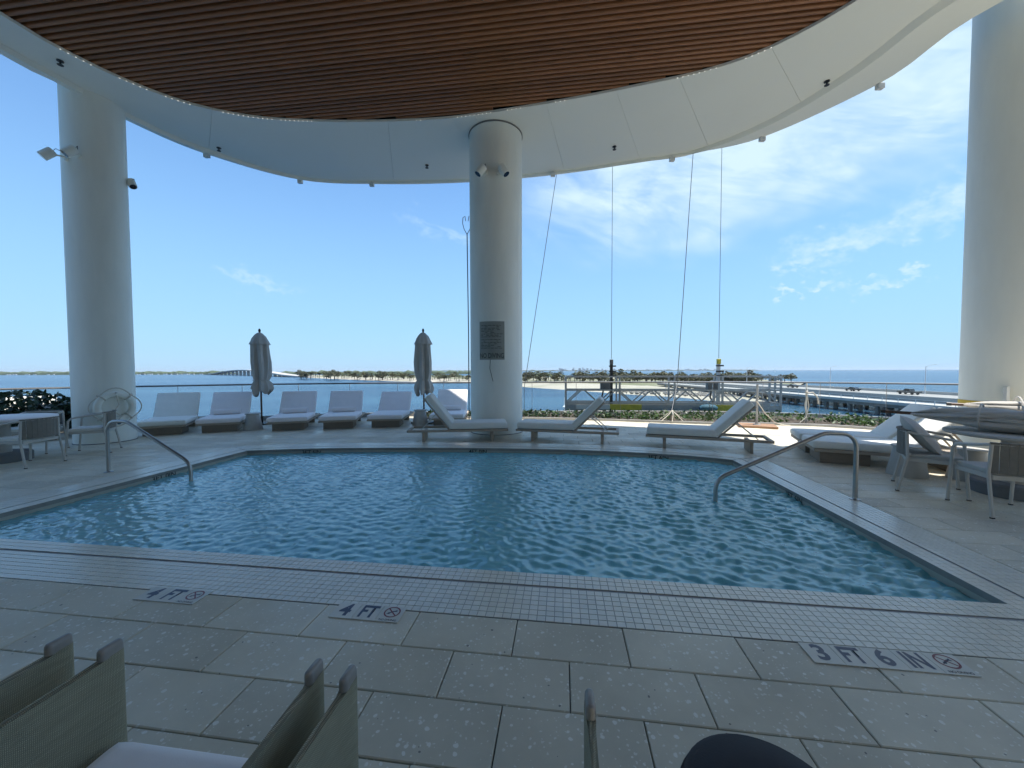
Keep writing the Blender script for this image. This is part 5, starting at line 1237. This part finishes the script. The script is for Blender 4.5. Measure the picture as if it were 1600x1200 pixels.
# ---- sling armchairs in the foreground: origin floor at the front right corner line, arms along v
def sling_chair(lb, ul, ur, vf, z=.652):
    t = thing('sling_armchair', lb, 'chair', W((ul + ur) / 2, vf, 0), A, 'woven sling armchairs by the window'); hw_ = (ur - ul) / 2; D = .62
    for sx in (-1, 1):
        b = MB(); zs = (.13, .30, .48, .60, z - .022)
        outl = []                                  # plan of the woven sleeve: round the front post, then a flat double cloth
        for q in np.linspace(-90, 90, 9): outl.append((.0145 * math.sin(R(q)), -.017 + .017 * math.cos(R(q))))
        back = [(.0142, -.04), (.010, -.075), (.008, -.14), (.008, -.30), (.008, -.46), (.010, -D + .03), (.014, -D)]
        outl += back + [(-x_, y_) for x_, y_ in reversed(back)]
        k = len(outl)
        for zz in zs:
            for x_, y_ in outl:
                dip = -.012 * min(1, max(0, -y_ - .06) / .02) if zz == zs[-1] else 0
                b.v.append((sx * (hw_ - .006) + x_ + sx * .010 * math.sin(math.pi * min(1, -y_ / D)) * math.sin(math.pi * (zz - .1) / .6), y_, zz + dip))
        for l in range(len(zs) - 1):
            for i in range(k): j = (i + 1) % k; b.f.append((l * k + i, l * k + j, (l + 1) * k + j, (l + 1) * k + i))
        b.f += [tuple(reversed(range(k))), tuple((len(zs) - 1) * k + i for i in range(k))]
        b.build('sling_side', M_SLING, t, smooth=True)
        MB().tube([(sx * (hw_ - .006), -.018, 0), (sx * (hw_ - .006), -.018, .14)], .012, 10).build('front_post', M_ALUW, t)
        b = MB(); cp = []
        for q in np.linspace(0, 2 * math.pi, 29)[:-1]: cp.append((.0128 * math.cos(q), (.020 if math.sin(q) > 0 else -.020) + .0128 * math.sin(q)))
        lv = ((1.0, -.026), (1.0, -.006), (.93, .002), (.72, .007), (.35, .009))
        for sc_, dz in lv:
            for x_, y_ in cp: b.v.append((sx * (hw_ - .006) + x_ * sc_, -.034 + (y_ - math.copysign(.02, y_)) * sc_ + math.copysign(.02, y_), z + dz))
        kk = len(cp)
        for l in range(len(lv) - 1):
            for i in range(kk): j = (i + 1) % kk; b.f.append((l * kk + i, l * kk + j, (l + 1) * kk + j, (l + 1) * kk + i))
        b.f += [tuple(reversed(range(kk))), tuple((len(lv) - 1) * kk + i for i in range(kk))]
        b.build('post_cap', M_CAP, t, smooth=True)
        MB().tube([(sx * hw_, -D - .02, 0), (sx * hw_, -D - .02, z + .06)], .017, 10).build('rear_post', M_ALUW, t)
    MB().box((0, -D / 2, .25), (2 * hw_ - .05, D - .06, .04)).build('seat_frame', M_ALUW, t)
    b = MB(); nn_ = 12                              # soft seat cushion with a slightly wavy crown
    b.box((0, -D / 2 - .01, .325), (2 * hw_ - .065, D - .05, .12)); rounded(b, 'seat_cushion', M_TOWEL, t, .05)
    MB().box((0, -D - .02, .56), (2 * hw_ - .06, .02, .40)).build('sling_back', M_SLING, t)
uvA = [toUV(at(x, y, .652)) for x, y in ((98, 1000), (183, 1002), (492, 1046), (556, 1032), (925, 1088))]
VF = sum(q[1] for q in uvA) / 5 + .02
sling_chair('sling armchair nearest the left edge of the view', uvA[0][0] - .70, uvA[0][0], VF); sling_chair('middle sling armchair with its white seat cushion showing', uvA[1][0], uvA[2][0], VF); sling_chair('sling armchair third from the left edge below the 4 FT marker', uvA[3][0], uvA[4][0], VF - .01)
# dark round-backed chair at the bottom edge
t = thing('round_ottoman', 'dark round padded ottoman at the bottom edge', 'ottoman', (.635, .895, 0))
MB().lathe([(.19, .04), (.205, .06), (.212, .38), (.205, .425), (.18, .446), (.10, .452), (.01, .453)], 48).build('pad', M_CHARC, t, smooth=True)
MB().lathe([(.17, 0), (.17, .045)], 32).build('plinth', M_DARK, t); MB().tube([(.211 * math.cos(q), .211 * math.sin(q), .40) for q in np.linspace(0, 2 * math.pi, 49)[:-1]], .005, 6, closed=True).build('edge_line', M_CHARC, t)

# ================================================================== WORK PLATFORM OUTSIDE THE GLASS
P0 = Vector((1.95, 13.85, 0)); P1 = Vector((9.15, 13.05, 0)); dP = (P1 - P0); LP = dP.length
gp = thing('suspended_platform', 'aluminium suspended work platform hanging outside the glass balustrade', 'work platform', P0, yaw(dP.x, dP.y)); WD = .7
ZB, ZT, ZM, ZC = -.06, 1.27, .79, .34
for yy in (0, WD):
    for zz, nm in ((ZT, 'top_rail'), (ZM, 'mid_rail'), (ZC, 'lower_rail')): MB().bar((0, yy, zz), (LP, yy, zz), .05, .05).build(nm, M_ALU, gp)
    MB().box((LP / 2, yy, (ZB + ZC) / 2 - .01), (LP, .03, .30)).build('toe_board', M_ALU, gp)
    for x in (0.0, LP * .26, LP * .52, LP * .74, LP): MB().bar((x, yy, ZB), (x, yy, ZT), .055, .055, upv=Vector((0, 1, 0))).build('post', M_ALU, gp)
    k = 12; st_ = LP / k
    for i in range(k): z0, z1 = (ZC, ZM) if i % 2 == 0 else (ZM, ZC); MB().bar((i * st_ + .06, yy + .002, z0), ((i + 1) * st_ - .06, yy + .002, z1), .042, .042).build('brace', M_ALU, gp)
for x in (0, LP):
    for zz in (ZT, ZM, ZC): MB().bar((x, 0, zz), (x, WD, zz), .045, .045).build('end_rail', M_ALU, gp)
    MB().bar((x, WD / 2, ZB), (x, WD / 2, ZT), .05, .05, upv=Vector((0, 1, 0))).build('end_post', M_ALU, gp)
MB().box((LP / 2, WD / 2, ZB - .01), (LP, WD, .05)).build('deck_plate', M_ALU, gp)
MB().box((.95, -.03, ZC - .15), (1.2, .02, .16)).build('name_plate', M_ALUW, gp); MB().box((2.1, -.03, ZC - .15), (1.1, .02, .20)).build('warning_panel', M_YELLOW, gp)
def xs(px): 
    d = ray(px, 590); # param along the platform where this direction crosses it
    t_ = (P0.x * d.y - P0.y * d.x) / (dP.y * d.x - dP.x * d.y); return t_ * LP
for px, c_ in ((957, M_CABLE), (1128, M_ALUW)):
    x = xs(px); hz_ = 1.85
    MB().bar((x, .30, ZB), (x, .30, hz_), .10, .10, upv=Vector((0, 1, 0))).build('hoist_mast', M_DARK if c_ is M_CABLE else M_ALUW, gp)
    MB().box((x, .28, hz_ - .05), (.12, .12, .18)).build('hoist_head', M_CABLE if c_ is M_CABLE else M_YELLOW, gp, bevel=.02)
    for zz in (1.65, 1.45, 1.3): MB().box((x + .04, .28, zz), (.24, .08, .05)).build('pulley', M_DARK, gp)
    ho = MB().box((x - .22, .28, .92), (.34, .26, .30)).build('hoist_motor', M_CABLE, gp, bevel=.03); MB().tube([(x - .30, .1, .80), (x - .36, .05, .55), (x - .25, .08, .38)], .03, 8).build('power_lead', M_DARK, ho)
    pw = gp.matrix_basis @ Vector((x, .28, hz_ + .06)); t = thing('hoist_cable', 'vertical steel hoist cable ' + ('nearest the middle column' if px == 957 else 'farther from the middle column with a yellow hoist'), 'cable', pw, 0, 'hoist cables'); MB().tube([(0, 0, 0), (0, .05, 24)], .009, 6).build('strand', M_CABLE, t)
for (xa, ya, Ya), (xb, yb, Yb), lb, extra in (((819, 606, 12.7), (870, 270, 13.4), 'slanting safety rope close beside the middle column', None), ((1058, 600, 12.2), (1083, 240, 13.6), 'slanting safety rope tied down in the planter between the hoists', (1050, 652, 11.6))):
    pa = atY(xa, ya, Ya); pb = atY(xb, yb, Yb); pc = pb + (pb - pa) * 1.2; t = thing('safety_rope', lb, 'rope', pa, 0, 'slanting safety ropes'); P = [pa, pb, pc]
    if extra: P = [Vector((at(1050, 657, .06).x, at(1050, 657, .06).y, .06)), atY(1050, 640, 11.5)] + P
    else: P = [Vector((pa.x, pa.y, .1))] + P
    MB().tube([p - pa for p in P], .011, 6).build('strand', M_CABLE if not extra else M_CABLE, t)
    if extra:
        q = P[0] - pa
        for k in range(7): a = k * .9; MB().tube([q + Vector((0, 0, .30)), q + Vector((.10 * math.cos(a), .12 * math.sin(a), .2)), q + Vector((.38 * math.cos(a), .22 * math.sin(a), -.0))], .011, 6).build('rope_tail', M_CORD, t)
        MB().lathe([(.10, 0), (.08, .08), (.03, .17)], 12, c=tuple(q)).build('anchor_bag', M_TRUNK, t, smooth=True)
# teal bundle and yellow board resting on the platform
x = (xs(1100)); c = gp.matrix_basis @ Vector((x, -.42, .0)); t = thing('rolled_tarpaulin', 'teal rolled tarpaulin bundle by the platform', 'tarpaulin', (c.x, c.y, .0), yaw(dP.x, dP.y)); b = MB(); b.tube([(-.28, 0, .20), (-.2, 0, .21), (0, 0, .22), (.2, 0, .21), (.28, 0, .2)], [.06, .115, .13, .115, .06], 14); b.build('roll', M_TEAL, t, smooth=True); MB().tube([(.0, .132 * math.cos(q), .22 + .132 * math.sin(q)) for q in np.linspace(0, 6.28, 17)[:-1]], .008, 5, closed=True).build('strap', M_DARK, t); MB().box((0, 0, .05), (.4, .12, .10)).build('chock', M_DARK, t)
MB().box((xs(1135), -.03, ZC - .17), (1.25, .022, .24)).build('warning_panel', M_YELLOW, gp)
# timber board with a steel pole at the planter edge
p = at(1186, 668, 0); t = thing('pole_on_timber', 'steel pole standing on an orange timber board at the planter edge', 'pole', (p.x, p.y + .1, 0), R(-25)); 
for k in range(3): MB().box((0, -.2 + .2 * k, .035), (.86, .19, .05)).build('plank', M_PLANK, t, bevel=.004)
MB().tube([(.0, 0, .06), (0, 0, 1.12)], .028, 12).build('pole', M_ALU, t, smooth=True); MB().lathe([(.09, .06), (.09, .075), (.035, .08), (.032, .16)], 16).build('flange', M_ALU, t)
rp = [(.0, 0, .75)] + [(.03 * math.cos(k), .03 * math.sin(k), .75 - .02 * k) for k in range(6)] + [(.2, .05, .35), (.42, .12, .12), (.6, .05, .09), (.5, -.1, .1), (.72, -.05, .09)]
MB().tube(rp, .012, 6).build('tied_rope', M_CORD, t, smooth=True)
# rail stanchion with knotted white rope
p = at(1259, 660, .05); t = thing('rope_tied_post', 'slim post with knotted white rope at the planter beyond the lounger', 'post', (p.x, p.y, .0)); MB().tube([(0, 0, 0), (0, 0, 1.13)], .02, 10).build('post', M_ALUW, t)
MB().tube([(.03 * math.cos(k * 1.1), .03 * math.sin(k * 1.1), .78 + .012 * k) for k in range(14)], .013, 6).build('knot', M_CORD, t); MB().tube([(0, -.03, .86), (.14, -.05, .88), (.26, -.06, .74), (.29, -.06, .56)], .018, 7).build('rope_end', M_CORD, t, smooth=True); MB().tube([(0, -.03, .8), (.05, -.03, .5), (-.02, -.04, .2), (-.2, -.05, .05)], .012, 6).build('rope_tail', M_CORD, t, smooth=True); MB().tube([(0, -.03, .8), (-.06, -.03, .55), (-.03, -.03, .35), (.02, -.03, .06)], .012, 6).build('rope_tail', M_CORD, t, smooth=True)

# ================================================================== AIR
hz = MB().box((0, 6750, 24), (53000, 14800, 72)).build('haze', None); tag(hz, 'thin sea haze over the bay', kind='stuff')
mm = bpy.data.materials.new('haze'); mm.use_nodes = True; mm.node_tree.nodes.remove(mm.node_tree.nodes['Principled BSDF'])
pv = mm.node_tree.nodes.new('ShaderNodeVolumePrincipled'); pv.inputs['Density'].default_value = 4.5e-5; pv.inputs['Color'].default_value = (.84, .92, 1, 1); pv.inputs['Anisotropy'].default_value = .2
mm.node_tree.links.new(pv.outputs[0], mm.node_tree.nodes['Material Output'].inputs['Volume']); hz.data.materials.append(mm)
